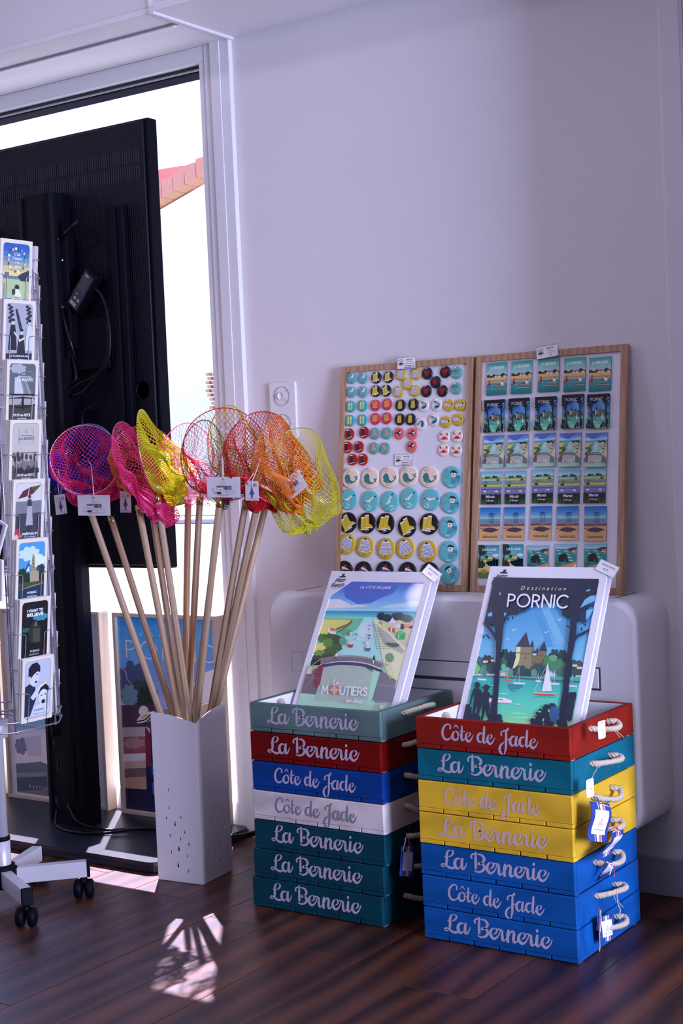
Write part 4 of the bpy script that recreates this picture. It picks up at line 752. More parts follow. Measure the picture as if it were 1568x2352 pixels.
price_card('small tilted price card clipped on the corner of the harbour print', F1_, .290, -.001, -.55, [('Affiches 30x40cm', 52, 20, .13, .02), ('25 €', 46, 40, .17, .02)]).matrix_basis.translation += Vector((0, -.0035, .0)) 
price_card('small tilted price card clipped on the corner of the castle bay print', F2_, .290, -.001, -.40, [('Affiches 30x40cm', 52, 20, .13, .02), ('25 €', 46, 40, .17, .02)]).matrix_basis.translation += Vector((0, -.0035, .0))
# ------------------------------------------------------------------ tags on the rope handles
M_string = mat('string', (.62, .52, .40), .9); M_card = mat('tag_card', (.83, .82, .86), .5)
def string(parent, pts, r=.0007, m=None, nm='string'): return MB().tube(catmull(pts, 5), r, 5).build(nm, m or M_string, parent)
def price_tag(label, O, txt, pts, ydir=(0, 0, 1), xdir=(.15, 1, 0)):
    t = thing('price_tag', label, 'price tag', tuple(O)); F = frame_M(O, xdir, ydir)
    hole = [(.013+.0016*math.cos(a), -.004+.0016*math.sin(a)) for a in [2*PI*k/10 for k in range(10)]]
    MB().prism(rrect(0, .026, -.036, 0, .004, 3), 'z', 0, .0007, holes=[hole]).xf(F).build('card', M_card, t)
    a = Art(.026, .036, ((0, 0), (26, 0), (26, 36), (0, 36)), k=.8); bc = (150, 150, 205)
    for P in ([(2.5, 4), (2.5, 32)], [(23.5, 4), (23.5, 32)], [(4, 2.3), (10, 2.3)], [(16, 2.3), (22, 2.3)], [(4, 33.5), (22, 33.5)]): a.stroke(P, bc, .5, smooth=False)
    a.text(txt, 13, 21, .085, (120, 115, 135), sp=1.05); a.stroke([(6, 26.5), (20, 26.5)], (190, 185, 215), .4, smooth=False)
    o = a.mb.build('printed_face', MATS['print_matte']); o.matrix_basis = F @ Matrix.Translation((0, 0, .0008)); attach(o, t)
    for p in pts: string(t, p)
    return t
def XR(px, py, X): return atx(px, py, X)
o1 = XR(1372, 1658, -1.252)
price_tag('white price tag on the rope of the brick red crate', o1, '€30.00', [[XR(1384, 1663, -1.25), XR(1384, 1657, -1.248), XR(1391, 1655, -1.25), XR(1400, 1668, -1.256)], [XR(1402, 1671, -1.255), XR(1412, 1680, -1.255), XR(1424, 1695, -1.255)], [XR(1402, 1671, -1.255), XR(1416, 1679, -1.253), XR(1433, 1695, -1.253)]])
o2 = XR(1345, 1792, -1.262)
price_tag('white price tag hanging from the rope of the upper teal crate', o2, '€ 3000', [[XR(1357, 1796, -1.261), XR(1362, 1780, -1.262), XR(1371, 1764, -1.26), XR(1372, 1755, -1.262)], [XR(1371, 1765, -1.255), XR(1369, 1758, -1.258), XR(1372, 1754, -1.262)], [XR(1374, 1763, -1.256), XR(1382, 1755, -1.256), XR(1388, 1749, -1.256)]])
M_navy = mat('navy_ribbon', (.02, .045, .26), .6); M_redr = mat('red_ribbon', (.62, .09, .06), .6); M_whr = mat('white_ribbon', (.8, .78, .8), .6)
def maker_tag(label, quad, X0, bend=.0, rib=None, W=.050, H=.080, blank=False):
    """quad: four corner points TL TR BR BL in space; a slightly bent card with a tricolour band"""
    t = thing('maker_tag', label, 'tag', tuple(quad[0])); TL, TR, BR, BL = [Vector(q) for q in quad]; nrm = (TR-TL).cross(BL-TL).normalized()
    if nrm.dot(CAM-TL) < 0: nrm = -nrm
    def P(u, v, z=0): p = TL.lerp(TR, u).lerp(BL.lerp(BR, u), v); return p+nrm*(z+bend*math.sin(PI*v)+.004*math.sin(PI*2*v)*(1 if bend else 0))
    def strip(u0, u1, v0, v1, col, z, n=10):
        b = MB(); vs = []; 
        for i in range(n+1): v = v0+(v1-v0)*i/n; vs += [P(u0, v, z), P(u1, v, z)]
        return vs, [(2*i, 2*i+1, 2*i+3, 2*i+2) for i in range(n)], col
    b = MB(); vs, fs, c = strip(0, 1, 0, 1, None, 0); vs2, fs2, _ = strip(0, 1, 0, 1, None, -.0012); b.add(vs, fs); b.add(vs2, [f[::-1] for f in fs2])
    n_ = len(vs); b.f += [(2*i, 2*i+2, 2*i+2+n_, 2*i+n_) for i in range(10)]+[(2*i+1, 2*i+1+n_, 2*i+3+n_, 2*i+3) for i in range(10)]+[(0, n_, n_+1, 1), (20, 21, n_+21, n_+20)]; b.c += [None]*22; b.sm += [False]*22
    b.build('card', M_navy, t)
    b = MB(); z = .0003
    for u0, u1, c in ((.34, .37, (.8, .8, .85)), (.44, .56, (.8, .8, .85)), (.56, .64, (.65, .1, .08)), (.66, .69, (.8, .8, .85))): b.add(*strip(u0, u1, 0, 1, c, z))
    z += .0002; b.add(*strip(.16, .86, .19, .82, (.8, .79, .86), z))
    z += .0002
    def ln(Q, c=(.35, .38, .6), w=.012):
        for (a0, b0), (a1, b1) in zip(Q, Q[1:]):
            d = math.hypot(a1-a0, (b1-b0)*1.6) or 1; nx, ny = -(b1-b0)*1.6/d*w, (a1-a0)/d*w/1.6
            b.add([P(a0+nx, b0+ny, z), P(a1+nx, b1+ny, z), P(a1-nx, b1-ny, z), P(a0-nx, b0-ny, z)], [(0, 1, 2, 3)], c)
    ln([(.44, .53), (.55, .40), (.58, .53), (.44, .53)]); ln([(.38, .56), (.68, .56), (.62, .60), (.44, .60), (.38, .56)], (.75, .4, .4)); ln([(.26, .70), (.78, .70)], (.3, .32, .5), .016); ln([(.38, .745), (.64, .745)], (.5, .5, .6), .008); ln([(.28, .31), (.74, .31)], (.6, .6, .7), .008)
    b.build('printed_face', MATS['print_matte'], t)
    for k, (pts, m_) in enumerate(rib or []): MB().tube(catmull(pts, 5), .0011, 5).build('ribbon', m_, t)
    return t
X = -1.262
maker_tag('navy tag with red and white band hanging from the upper yellow crate', [XR(1354, 1840, X), XR(1399, 1846, X+.006), XR(1395, 1935, X+.006), XR(1351, 1931, X)], X, .003,
          [([XR(1362, 1832, X), XR(1370, 1832, X), XR(1377, 1845, X+.004)], M_navy), ([XR(1376, 1846, X+.004), XR(1390, 1845, X+.006), XR(1400, 1840, X+.008)], M_navy), ([XR(1376, 1846, X+.004), XR(1388, 1849, X+.006), XR(1402, 1854, X+.008)], M_string), ([XR(1375, 1847, X+.004), XR(1371, 1860, X+.004), XR(1367, 1873, X+.004)], M_navy), ([XR(1376, 1847, X+.004), XR(1373, 1862, X+.006), XR(1369, 1877, X+.006)], M_redr)])
maker_tag('narrow twisted navy tag hanging from the lower yellow crate', [XR(1405, 1912, X+.010), XR(1430, 1902, X-.012), XR(1408, 1955, X-.012), XR(1372, 1978, X+.012)], X, .004,
          [([XR(1402, 1905, X+.006), XR(1412, 1900, X+.008), XR(1420, 1908, X+.008), XR(1424, 1921, X+.008)], M_redr), ([XR(1404, 1914, X+.007), XR(1414, 1908, X+.009), XR(1424, 1912, X+.008)], M_whr), ([XR(1408, 1903, X+.006), XR(1416, 1899, X+.008), XR(1423, 1915, X+.009)], M_redr)])
maker_tag('navy tag curling away below the rope of the third blue crate', [XR(1399, 1972, X-.010), XR(1412, 1990, X), XR(1396, 2008, X), XR(1368, 2025, X-.026)], X, .002,
          [([XR(1396, 1968, X+.004), XR(1402, 1976, X+.006), XR(1408, 1983, X+.008)], M_navy), ([XR(1408, 1983, X+.008), XR(1410, 2000, X+.009), XR(1410, 2016, X+.009)], M_redr), ([XR(1408, 1983, X+.008), XR(1404, 1996, X+.009), XR(1399, 2010, X+.009)], M_whr), ([XR(1393, 1980, X+.006), XR(1402, 1984, X+.008), XR(1412, 1979, X+.008)], M_whr), ([XR(1408, 1982, X+.008), XR(1413, 1976, X+.008), XR(1415, 1972, X+.008)], M_navy)])
maker_tag('navy tag lying behind the rope of the bottom blue crate', [XR(1373, 2108, X-.016), XR(1408, 2098, X-.016), XR(1411, 2156, X-.014), XR(1380, 2166, X-.014)], X, .0,
          [([XR(1374, 2086, X+.004), XR(1377, 2110, X+.008), XR(1376, 2140, X+.010), XR(1378, 2160, X+.008), XR(1377, 2184, X+.006)], M_redr), ([XR(1378, 2090, X+.004), XR(1380, 2115, X+.008), XR(1377, 2142, X+.012)], M_whr), ([XR(1372, 2088, X+.004), XR(1372, 2120, X+.008), XR(1376, 2142, X+.012)], M_navy), ([XR(1377, 2142, X+.012), XR(1380, 2165, X+.010), XR(1382, 2184, X+.006)], M_navy), ([XR(1376, 2142, X+.012), XR(1377, 2165, X+.011), XR(1376, 2186, X+.007)], M_string)])
t = thing('string_tie', 'loose natural string dangling from the rope of the middle blue crate', 'string', tuple(XR(1418, 2048, X)))
string(t, [XR(1416, 2044, X+.008), XR(1417, 2062, X+.010), XR(1422, 2075, X+.010), XR(1431, 2084, X+.010)]); string(t, [XR(1407, 2052, X+.006), XR(1411, 2062, X+.008), XR(1414, 2070, X+.008)]); string(t, [XR(1416, 2050, X+.009), XR(1418, 2075, X+.009), XR(1424, 2090, X+.009), XR(1421, 2102, X+.009)], .0012)
XL = -1.722
maker_tag('navy and white tag hanging in the gap between the two stacks', [atx(922, 1943, XL), atx(953, 1944, XL+.004), atx(949, 2014, XL+.004), atx(918, 2012, XL)], XL, .0,
          [([atx(936, 1922, XL), atx(939, 1932, XL+.003), atx(941, 1945, XL+.003)], M_redr), ([atx(931, 1924, XL), atx(930, 1935, XL+.003), atx(925, 1955, XL+.003)], M_whr)])
# ------------------------------------------------------------------ magnet boards leaning on the wall above the fan coil unit
M_oak = wood('pine_frame', (.36, .20, .11), (.52, .33, .19), .5, (1, 1, .25), 18, 'X', dist=7)
M_wb = mat('board_white', (.80, .795, .84), .35)
BZ = .6995
def board(label, x0, x1, art=None):
    W = x1-x0; yb_, yt, zt = 3.045, 3.120, 1.263; yd = Vector((0, yt-yb_, zt-BZ)); H = yd.length
    F = frame_M((x0, yb_, BZ), (1, 0, 0), yd); t = thing('magnet_board', label, 'board', (x0+W/2, yb_, BZ)); fw = .0155
    for P, nm in (([(0, 0), (W, 0), (W-fw, fw), (fw, fw)], 0), ([(W, 0), (W, H), (W-fw, H-fw), (W-fw, fw)], 1), ([(W, H), (0, H), (fw, H-fw), (W-fw, H-fw)], 2), ([(0, H), (0, 0), (fw, fw), (fw, H-fw)], 3)):
        MB().prism(P, 'z', -.016, 0).xf(F).build('frame_rail', M_oak, t)
        Q = [(a+(W/2-a)*.004, b+(H/2-b)*.004) for a, b in P]
    MB().box(fw-.002, W-fw+.002, fw-.002, H-fw+.002, -.012, -.006).xf(F).build('white_panel', M_wb, t)
    return F, W, H
FL, WL, HL_ = board('left magnet board with a light wood frame covered in round button magnets', -2.144, -1.757)
FR, WR, HR_ = board('right magnet board with a light wood frame holding rows of poster magnets', -1.748, -1.357)
def on_board(F, px, py, z=-.006):
    n = Vector((F[0][2], F[1][2], F[2][2])); o = Vector((F[0][3], F[1][3], F[2][3]))+n*z; d = ray(px, py); return F.inverted() @ (CAM+d*((o-CAM).dot(n)/d.dot(n)))
M_btn = vmat('button_enamel', .22, coat=.4)
SW = (205, 195, 228)
def button_mesh(name, R, base, draw):
    a = Art(2*R, 2*R, ((-50, -50), (50, -50), (50, 50), (-50, 50)), wref=SW, k=.82, z0=.0042, dz=.000015); draw(a)
    c = alb(base, SW, .82); b = MB()
    b.lathe([(R*.93, 0), (R, .0012), (R, .0026), (R*.965, .0036), (R*.9, .0041), (R*.6, .0042), (0, .0042)], n=32, col=c)
    a.mb.v = [(x-R, y+R, z) for x, y, z in a.mb.v]; b.add(a.mb.v, a.mb.f)
    b.c = b.c[:len(b.c)-len(a.mb.c)]+a.mb.c
    return b.mesh(name, M_btn)
WHT = (228, 220, 238); NV = (20, 26, 62); MUST = (190, 150, 50); TEAL = (25, 115, 135)
def sig(a, c, y=36): a.stroke([(-9, y+2, 1.5), (-2, y-3, 2), (4, y+2, 1.5), (10, y, 1.5)], c)
def gull(a): a.poly([(-38, 12), (-20, 4), (0, -12), (10, -22), (14, -32), (24, -34), (30, -26), (24, -20), (20, -4), (8, 8), (-10, 14)], (215, 205, 225)); a.poly([(-36, 12), (-18, 2), (4, -2), (12, 4), (-6, 12)], (130, 120, 160)); a.stroke([(0, 12, 2), (0, 26, 2)], (170, 90, 80)); a.ell(22, -29, 2, 2, (40, 40, 60)); a.stroke([(-40, 13, 2), (-30, 12, 4)], (40, 40, 60)); sig(a, (60, 90, 120), 34)
def boots(a, big=0):
    for dx, dy in ((-16, 6), (6, -4)):
        a.poly([(dx-14, dy-30), (dx+8, dy-32), (dx+10, dy+6), (dx+30, dy+18), (dx+30, dy+26), (dx-14, dy+26)], (198, 165, 62)); a.poly([(dx-14, dy-33), (dx+8, dy-35), (dx+8, dy-29), (dx-14, dy-27)], WHT); a.stroke([(dx-14, dy+27, 4), (dx+12, dy+26, 4), (dx+30, dy+27, 4)], WHT); a.stroke([(dx-14, dy-20, 1.5), (dx-14, dy+24, 1.5)], (120, 95, 40))
    sig(a, (120, 120, 170), 41)
def sweater(a):
    a.poly([(-12, -36), (12, -36), (22, -28), (36, 20), (26, 24), (18, -2), (20, 26), (-20, 26), (-18, -2), (-26, 24), (-36, 20), (-22, -28)], WHT)
    for k in range(9): y = -24+k*5.6; h = 20 if k > 3 else 21+k*1.5; a.stroke([(-h, y, 2.4), (h, y, 2.4)], (88, 84, 165), smooth=False)
    for k in range(4): y = -2+k*6; a.stroke([(-30-k*1.2, y, 2.2), (-22-k, y+2, 2.2)], (88, 84, 165), smooth=False); a.stroke([(30+k*1.2, y, 2.2), (22+k, y+2, 2.2)], (88, 84, 165), smooth=False)
    a.ell(0, -36, 9, 4, (35, 35, 85)); a.poly([(-8, 36), (0, 31), (9, 36), (6, 40), (-6, 40)], (160, 110, 40))
def heart(a): a.poly([(0, 30), (-16, 12), (-27, -6), (-26, -20), (-16, -27), (-5, -24), (0, -15), (5, -24), (16, -27), (26, -20), (27, -6), (16, 12)], (135, 15, 25)); sig(a, (60, 40, 60), 38)
def bike(a):
    for x in (-22, 22):
        a.ell(x, 10, 15, 15, (170, 205, 215), n=22); a.ell(x, 10, 12.5, 12.5, (95, 150, 165), n=22); a.ell(x, 10, 2.5, 2.5, (40, 50, 70), n=8)
    for P in ([(-22, 10), (-10, -12), (8, -14)], [(-10, -12), (2, 10), (8, -14)], [(22, 10), (8, -14), (6, -24), (14, -26)], [(-22, 10), (2, 10)], [(-10, -12), (-12, -20)]): a.stroke(P, (35, 45, 75), 2.6, smooth=False)
    a.ell(-13, -21, 8, 3, (35, 40, 60)); a.rect(-34, -16, -20, -4, (60, 70, 80)); sig(a, (60, 90, 110), 38)
def flip(a):
    for x in (-13, 13):
        a.poly([(x-9, -22), (x-6, -34), (x+5, -35), (x+10, -24), (x+7, 0), (x+9, 20), (x+4, 32), (x-5, 32), (x-9, 18), (x-6, 0)], (205, 185, 95)); a.stroke([(x-8, -6, 2.5), (x, -22, 2.5), (x+8, -6, 2.5)], WHT)
    sig(a, (20, 90, 120), 42)
def sardines(a):
    for k in range(4): y = -24+k*14; a.poly([(-30, y), (-18, y-5), (14, y-6), (24, y-1), (31, y-6), (31, y+6), (24, y+2), (12, y+6), (-18, y+5)], (205, 150, 70)); a.stroke([(-16, y, 2), (12, y, 2)], (150, 90, 60))
    sig(a, (230, 120, 150), 40)
def coat(a): a.poly([(-9, -36), (9, -36), (16, -28), (22, 20), (16, 30), (-16, 30), (-22, 20), (-16, -28)], (190, 158, 62)); a.poly([(-6, -36), (6, -36), (3, -26), (-3, -26)], NV); a.stroke([(0, -24, 1.5), (0, 28, 1.5)], (110, 90, 40)); a.stroke([(-14, -16, 1.5), (-15, 26, 1.5)], (130, 100, 45)); a.stroke([(14, -16, 1.5), (15, 26, 1.5)], (130, 100, 45)); sig(a, (110, 110, 150), 40)
def mask(a): a.ell(-8, -24, 20, 9, (35, 125, 165), rot=.2); a.ell(2, -24, 9, 5, (120, 180, 200)); a.ell(0, 16, 24, 14, (35, 125, 165), rot=-.3); a.ell(4, 14, 14, 7, (15, 50, 90), rot=-.3); a.poly([(10, -20), (28, -10), (26, 20), (14, 18), (16, 0)], (20, 80, 130)); a.stroke([(-18, -6, 3), (2, -8, 4), (16, -14, 3)], (20, 30, 60)); sig(a, (150, 100, 140), 38)
def fish(a):
    a.poly([(-40, -8), (-26, -18), (-8, -14), (8, -10), (18, -4), (34, -14), (32, 10), (18, 6), (2, 12), (-20, 10), (-34, 4)], WHT)
    for k, (x, y) in enumerate([(-30, -8), (-22, 2), (-20, -12), (-12, -4), (-10, 8), (-2, -10), (0, 4), (8, -4), (12, 4)]): a.rect(x-3, y-3, x+3, y+3, (40, 50, 140))
    a.ell(30, -4, 6, 9, NV); a.stroke([(-14, 10, 4), (-16, 24, 3)], (190, 50, 50)); a.stroke([(-24, -20, 3), (-22, -30, 2)], (190, 50, 50)); sig(a, (130, 100, 30), 36)
def boot1(a): a.poly([(-20, -32), (4, -32), (6, 10), (26, 20), (26, 30), (-22, 30)], NV); a.poly([(-21, -37), (5, -37), (5, -30), (-21, -30)], WHT); a.stroke([(-22, 31, 4), (0, 33, 4), (4, 28, 4), (28, 26, 5)], WHT); sig(a, (200, 90, 90), 42)
def chair(a): a.poly([(-16, -34), (8, -34), (14, 4), (20, 12), (-6, 14), (-12, 6)], (205, 130, 150)); [a.stroke([(-14+k*7, -33, 2), (-9+k*6.5, 10, 2)], (170, 80, 110), smooth=False) for k in range(4)]; a.stroke([(-30, 24, 3), (26, -2, 3)], (215, 170, 140), smooth=False); a.stroke([(-14, -30, 3), (28, 26, 3)], (215, 170, 140), smooth=False); sig(a, (80, 110, 130), 38)
def swallow(a): a.poly([(-38, -6), (-10, -10), (4, -28), (-12, -36), (16, -24), (20, -12), (32, -14), (36, -8), (22, 0), (12, 8), (8, 30), (0, 8), (-12, 2), (-32, 2)], (25, 22, 40)); a.poly([(4, -10), (22, -16), (30, -10), (20, -2), (6, 4)], WHT); sig(a, (230, 170, 180), 36)
def crab(a): a.ell(0, 10, 20, 13, (190, 30, 40)); [a.ell(x*12, -14, 3.5, 5, (190, 30, 40)) for x in (-1, 1)]; [a.ell(x*12, -16, 1.6, 1.6, WHT, n=6) for x in (-1, 1)]; [(a.poly([(x*16, 2), (x*34, -14), (x*36, -30), (x*26, -34), (x*28, -24), (x*20, -30), (x*20, -16), (x*28, -12)], (190, 30, 40)), [a.stroke([(x*14, 14+k*4, 3), (x*28, 8+k*7, 3), (x*32, 16+k*6, 2)], (190, 30, 40)) for k in range(3)]) for x in (-1, 1)]; sig(a, (150, 120, 140), 40)
def whale(a): a.poly([(-34, 4), (-30, -10), (-20, -18), (-8, -16), (-2, -4), (2, 10), (14, 18), (26, 12), (30, 4), (22, -2), (22, -8), (32, -2), (36, -10), (40, -8), (36, 4), (42, 6), (38, 10), (32, 10), (26, 20), (10, 28), (-14, 28), (-28, 20)], (40, 110, 125)); a.ell(-28, 2, 2, 2, (20, 40, 60)); a.stroke([(-34, 8, 3), (-26, 10, 2)], WHT); [a.ell(-30+dx, -34+dy, 2.2, 2.2, c, n=7) for dx, dy, c in ((0, 0, (190, 70, 80)), (8, -5, (60, 60, 90)), (16, 0, (190, 70, 80)), (4, 6, (190, 70, 80)), (12, 7, (60, 60, 90)), (20, -6, (40, 110, 125)), (10, 13, (190, 70, 80)), (22, 5, (60, 60, 90)))]; a.stroke([(-16, 36, 1.5), (-6, 32, 2), (4, 37, 1.5), (-14, 40, 1.5)], (205, 110, 130)); a.stroke([(-10, 20, 2), (0, 24, 2)], (190, 160, 180))
def seabirds(a): a.poly([(-46, 14), (-22, 0), (-4, -6), (20, -20), (44, -22), (20, -12), (4, 0), (-20, 6)], (215, 205, 222)); a.poly([(-46, 15), (-24, 2), (-18, 5)], (30, 30, 50)); a.poly([(44, -23), (22, -20), (26, -14)], (30, 30, 50)); a.ell(-2, 0, 6, 7, WHT); a.poly([(-18, 10), (0, 22), (16, 34), (0, 28)], (215, 205, 222)); a.poly([(-18, 9), (-12, 12), (-14, 16)], (30, 30, 50)); a.ell(0, 26, 3.5, 3.5, WHT); a.ell(-10, 40, 12, 4, (150, 190, 215)); a.ell(2, 39, 8, 3, (165, 200, 222))
def hut(a): a.poly([(-2, -20), (22, -20), (22, 0), (0, 0)], (228, 215, 225)); a.poly([(-8, -20), (-2, -30), (12, -32), (28, -24), (28, -19)], (45, 42, 55)); a.rect(6, -16, 11, -8, (35, 35, 50)); [a.stroke([(x, 0, 1.6), (x-3+k, 34, 1.4)], (50, 60, 80), smooth=False) for k, x in enumerate((2, 8, 14, 20))]; a.stroke([(0, 10, 1.2), (22, 26, 1.2)], (50, 60, 80), smooth=False); a.stroke([(22, 12, 1.2), (0, 30, 1.2)], (50, 60, 80), smooth=False); a.stroke([(22, -6, 2), (47, -2, 2)], (45, 50, 75), smooth=False); a.stroke([(22, 0, 2), (47, 5, 2)], (45, 50, 75), smooth=False); [a.stroke([(26+k*5, -5, 1.2), (26+k*5, 16+(k % 2)*10, 1.2)], (50, 60, 90), smooth=False) for k in range(5)]; a.stroke([(0, -16, 1), (-34, -36, 1.2), (-34, -18, 1)], (50, 60, 80), smooth=False); a.poly([(-40, -8), (-10, -10), (-14, 4), (-28, 8), (-38, 2)], (95, 155, 165)); a.ell(0, 38, 12, 4, (150, 190, 215))
def diver(a): a.poly([(-40, 40), (-36, 10), (-24, -6), (-4, -12), (4, -6), (-10, 0), (-22, 14), (-26, 42)], (80, 70, 160)); a.poly([(-10, -22), (8, -20), (34, -4), (10, -8), (-12, -12)], (228, 205, 215)); a.ell(6, -24, 8, 6, (185, 30, 45)); a.poly([(-42, 30), (-26, 34), (-26, 46), (-42, 46)], (228, 205, 215))
KB = {}
for nm, base, fn in (('gull', (88, 145, 175), gull), ('boots', (14, 15, 35), boots), ('sweater', MUST, sweater), ('heart', (18, 18, 42), heart), ('bike', (95, 150, 165), bike), ('flip', (40, 145, 175), flip), ('sardine', (185, 28, 85), sardines), ('coat', (14, 15, 35), coat),
                     ('mask', (215, 195, 215), mask), ('fish', MUST, fish), ('boot1', (150, 8, 14), boot1), ('chair', (85, 140, 160), chair), ('swallow', (200, 90, 105), swallow), ('crab', (218, 200, 218), crab)): KB[nm] = button_mesh('small_button', .0152, base, fn)
for nm, base, fn in (('Whale', (220, 190, 200), whale), ('Birds', (90, 165, 195), seabirds), ('Boots', (8, 9, 24), boots), ('Sweater', MUST, sweater), ('Hut', (90, 165, 200), hut), ('Diver', (8, 9, 24), diver)): KB[nm] = button_mesh('large_button', .0268, base, fn)
def put_button(kind, px, py, label, group, rot=0, big=False):
    q = on_board(FL, px, py); R = .0268 if big else .0152
    o = bpy.data.objects.new('large_button_magnet' if big else 'small_button_magnet', KB[kind]); SC.collection.objects.link(o)
    o.matrix_basis = FL @ Matrix.Translation((q.x, q.y, -.0059+random.uniform(0, .0004))) @ Matrix.Rotation(math.radians(-rot), 4, 'Z'); tag(o, label, 'magnet', group)
def sb(kind, desc, names, pts, rots=None):
    for i, ((x, y), nm) in enumerate(zip(pts, names)): put_button(kind, 760+x/4.7515, 820+y/4.7515, f'small {desc}, {nm}', 'small button magnets', (rots or [0]*9)[i])
Q4 = ['upper left of four', 'upper right of four', 'lower left of four', 'lower right of four']
Q5 = ['upper left of five', 'upper right of five', 'centre of five', 'lower left of five', 'lower right of five']
sb('gull', 'blue button magnet with a standing gull', Q4, [(231, 232), (354, 231), (228, 383), (353, 382)])
sb('boots', 'black button magnet with yellow boots', Q4, [(500, 227), (631, 220), (494, 374), (607, 369)], [4, 4, 4, -8])
sb('sweater', 'mustard button magnet with a striped sweater', Q5, [(769, 194), (935, 187), (838, 294), (742, 381), (924, 373)])
sb('heart', 'black button magnet with a dark red heart', Q5, [(1055, 181), (1251, 165), (1145, 275), (1045, 375), (1220, 372)])
sb('bike', 'blue button magnet with a bicycle', ['upper one', 'lower one'], [(1377, 173), (1372, 343)])
sb('flip', 'turquoise button magnet with yellow flip flops', Q4, [(221, 542), (348, 532), (212, 695), (347, 690)])
sb('sardine', 'magenta button magnet with four sardines', Q4, [(489, 529), (616, 517), (488, 676), (613, 669)], [0, -4, 0, -4])
sb('coat', 'black button magnet with a yellow raincoat', Q4, [(762, 527), (903, 519), (755, 682), (872, 681)])
sb('mask', 'white button magnet with blue diving masks', Q4, [(1019, 530), (1161, 525), (990, 732), (1129, 690)], [0, 0, -62, -6])
sb('fish', 'mustard button magnet with a checked fish', Q4, [(1291, 528), (1412, 527), (1258, 710), (1392, 685)], [0, -14, 0, 0])
sb('boot1', 'red button magnet with a navy boot', ['upper left of six', 'upper right of six', 'middle left of six', 'middle right of six', 'bottom left of six', 'bottom right of six'], [(205, 844), (366, 825), (186, 988), (309, 983), (239, 1120), (354, 1120)], [-8, 0, -4, -10, 0, -4])
sb('chair', 'blue button magnet with a pink deck chair', Q4, [(485, 837), (614, 833), (473, 997), (594, 998)], [0, 0, 0, -18])
sb('swallow', 'coral button magnet with a swallow', ['upper left of three', 'upper right of three', 'lower one of three'], [(749, 835), (892, 838), (887, 977)])
sb('crab', 'white button magnet with a red crab', Q4, [(1244, 874), (1383, 866), (1238, 1019), (1375, 1026)])
N5 = ['leftmost of its row', 'second from the left', 'middle of its row', 'fourth from the left', 'last before the fishing huts']
def lb(kind, desc, pts, rots, names=N5):
    for i, (x, y) in enumerate(pts): put_button(kind, 750+x/4.6118, 1050+y/4.6118, f'large {desc}, {names[i]}', 'large button magnets', rots[i], True)
lb('Whale', 'pale pink button magnet with a teal whale', [(262, 221), (466, 225), (670, 214), (877, 203), (1093, 210)], [0, 14, 2, -6, 4])
lb('Birds', 'light blue button magnet with flying gulls', [(240, 449), (466, 466), (674, 471), (881, 438), (1106, 452)], [0, -2, -34, -12, 26])
lb('Boots', 'black button magnet with yellow boots', [(229, 694), (429, 698), (628, 704), (856, 733), (1088, 708)], [-28, 0, 12, -20, 6])
lb('Sweater', 'mustard button magnet with a striped sweater', [(219, 922), (415, 950), (636, 970), (840, 966), (1074, 998)], [34, 4, 0, -14, -6])
lb('Diver', 'black button magnet with a diver, partly hidden', [(190, 1208), (391, 1214), (620, 1214), (860, 1224), (1094, 1228)], [0, 6, 0, 0, -40])
lb('Hut', 'light blue button magnet with a fishing hut', [(1330, 213), (1318, 484), (1293, 743), (1300, 1002), (1300, 1236)], [2, 4, 2, 0, -38], ['topmost of the column', 'second from the top', 'third from the top', 'fourth from the top', 'bottom of the column'])
# poster magnets
MW, MH = .0545, .0785
def wref_art(W=MW, H=MH): return Art(W, H, ((0, 0), (100, 0), (100, 144), (0, 144)), wref=SW, k=.8)
def m_bernerie():
    a = wref_art(); a.grad(0, 0, 100, 60, [(0, (50, 140, 150)), (.5, (110, 175, 190)), (1, (200, 185, 205))], 9)
    a.text('LA BERNERIE', 50, 29, .085, (235, 228, 240), bold=.03, width=.72); a.text('en Retz', 62, 38, .035, (235, 228, 240), shear=.3)
    a.stroke([(10, 34, 1), (14, 37, 2), (18, 33, 1)], WHT)
    for x, y, r, s_ in ((8, 58, 10, 1), (22, 62, 8, 2), (36, 57, 9, 3), (48, 60, 7, 4), (80, 56, 12, 5), (93, 60, 8, 6)): a.blob(x, y, r, r*.7, (28, 45, 45), 7, s_)
    a.poly([(45, 62), (60, 52), (75, 62)], (80, 85, 130)); a.stroke([(50, 50, 1.5), (50, 60, 3)], (70, 75, 120)); 
    for x in (40, 56, 84): a.rect(x, 60, x+12, 66, (225, 205, 210)); a.poly([(x-1, 60), (x+4, 56), (x+13, 60)], (190, 90, 80))
    a.rect(0, 66, 100, 80, (215, 165, 110)); a.rect(0, 79, 100, 86, (150, 135, 140)); a.rect(0, 84, 100, 93, (175, 150, 145)); a.grad(0, 92, 100, 144, [(0, (60, 140, 165)), (.5, (35, 125, 145)), (1, (20, 100, 115))], 5)
    for P in ([(0, 96), (20, 92), (30, 104), (0, 108)], [(48, 104), (60, 94), (84, 96), (90, 106), (60, 108)], [(26, 118), (50, 112), (98, 112), (98, 118), (40, 122)]): a.poly(P, (110, 85, 85)); a.stroke([P[0], P[-2]], (185, 165, 160), 2, smooth=False)
    a.ell(15, 78, 3, 3, (60, 35, 35)); a.rect(10, 80, 19, 91, (190, 60, 60)); a.rect(11, 90, 18, 100, (35, 40, 70)); a.ell(80, 88, 4, 4, (50, 35, 35)); a.poly([(70, 92), (76, 86), (86, 92), (86, 102), (72, 102)], (230, 225, 235)); a.stroke([(30, 76, 1), (31, 80, 2)], (190, 60, 60)); a.stroke([(52, 74, 1), (53, 78, 2)], (190, 60, 60)); return a
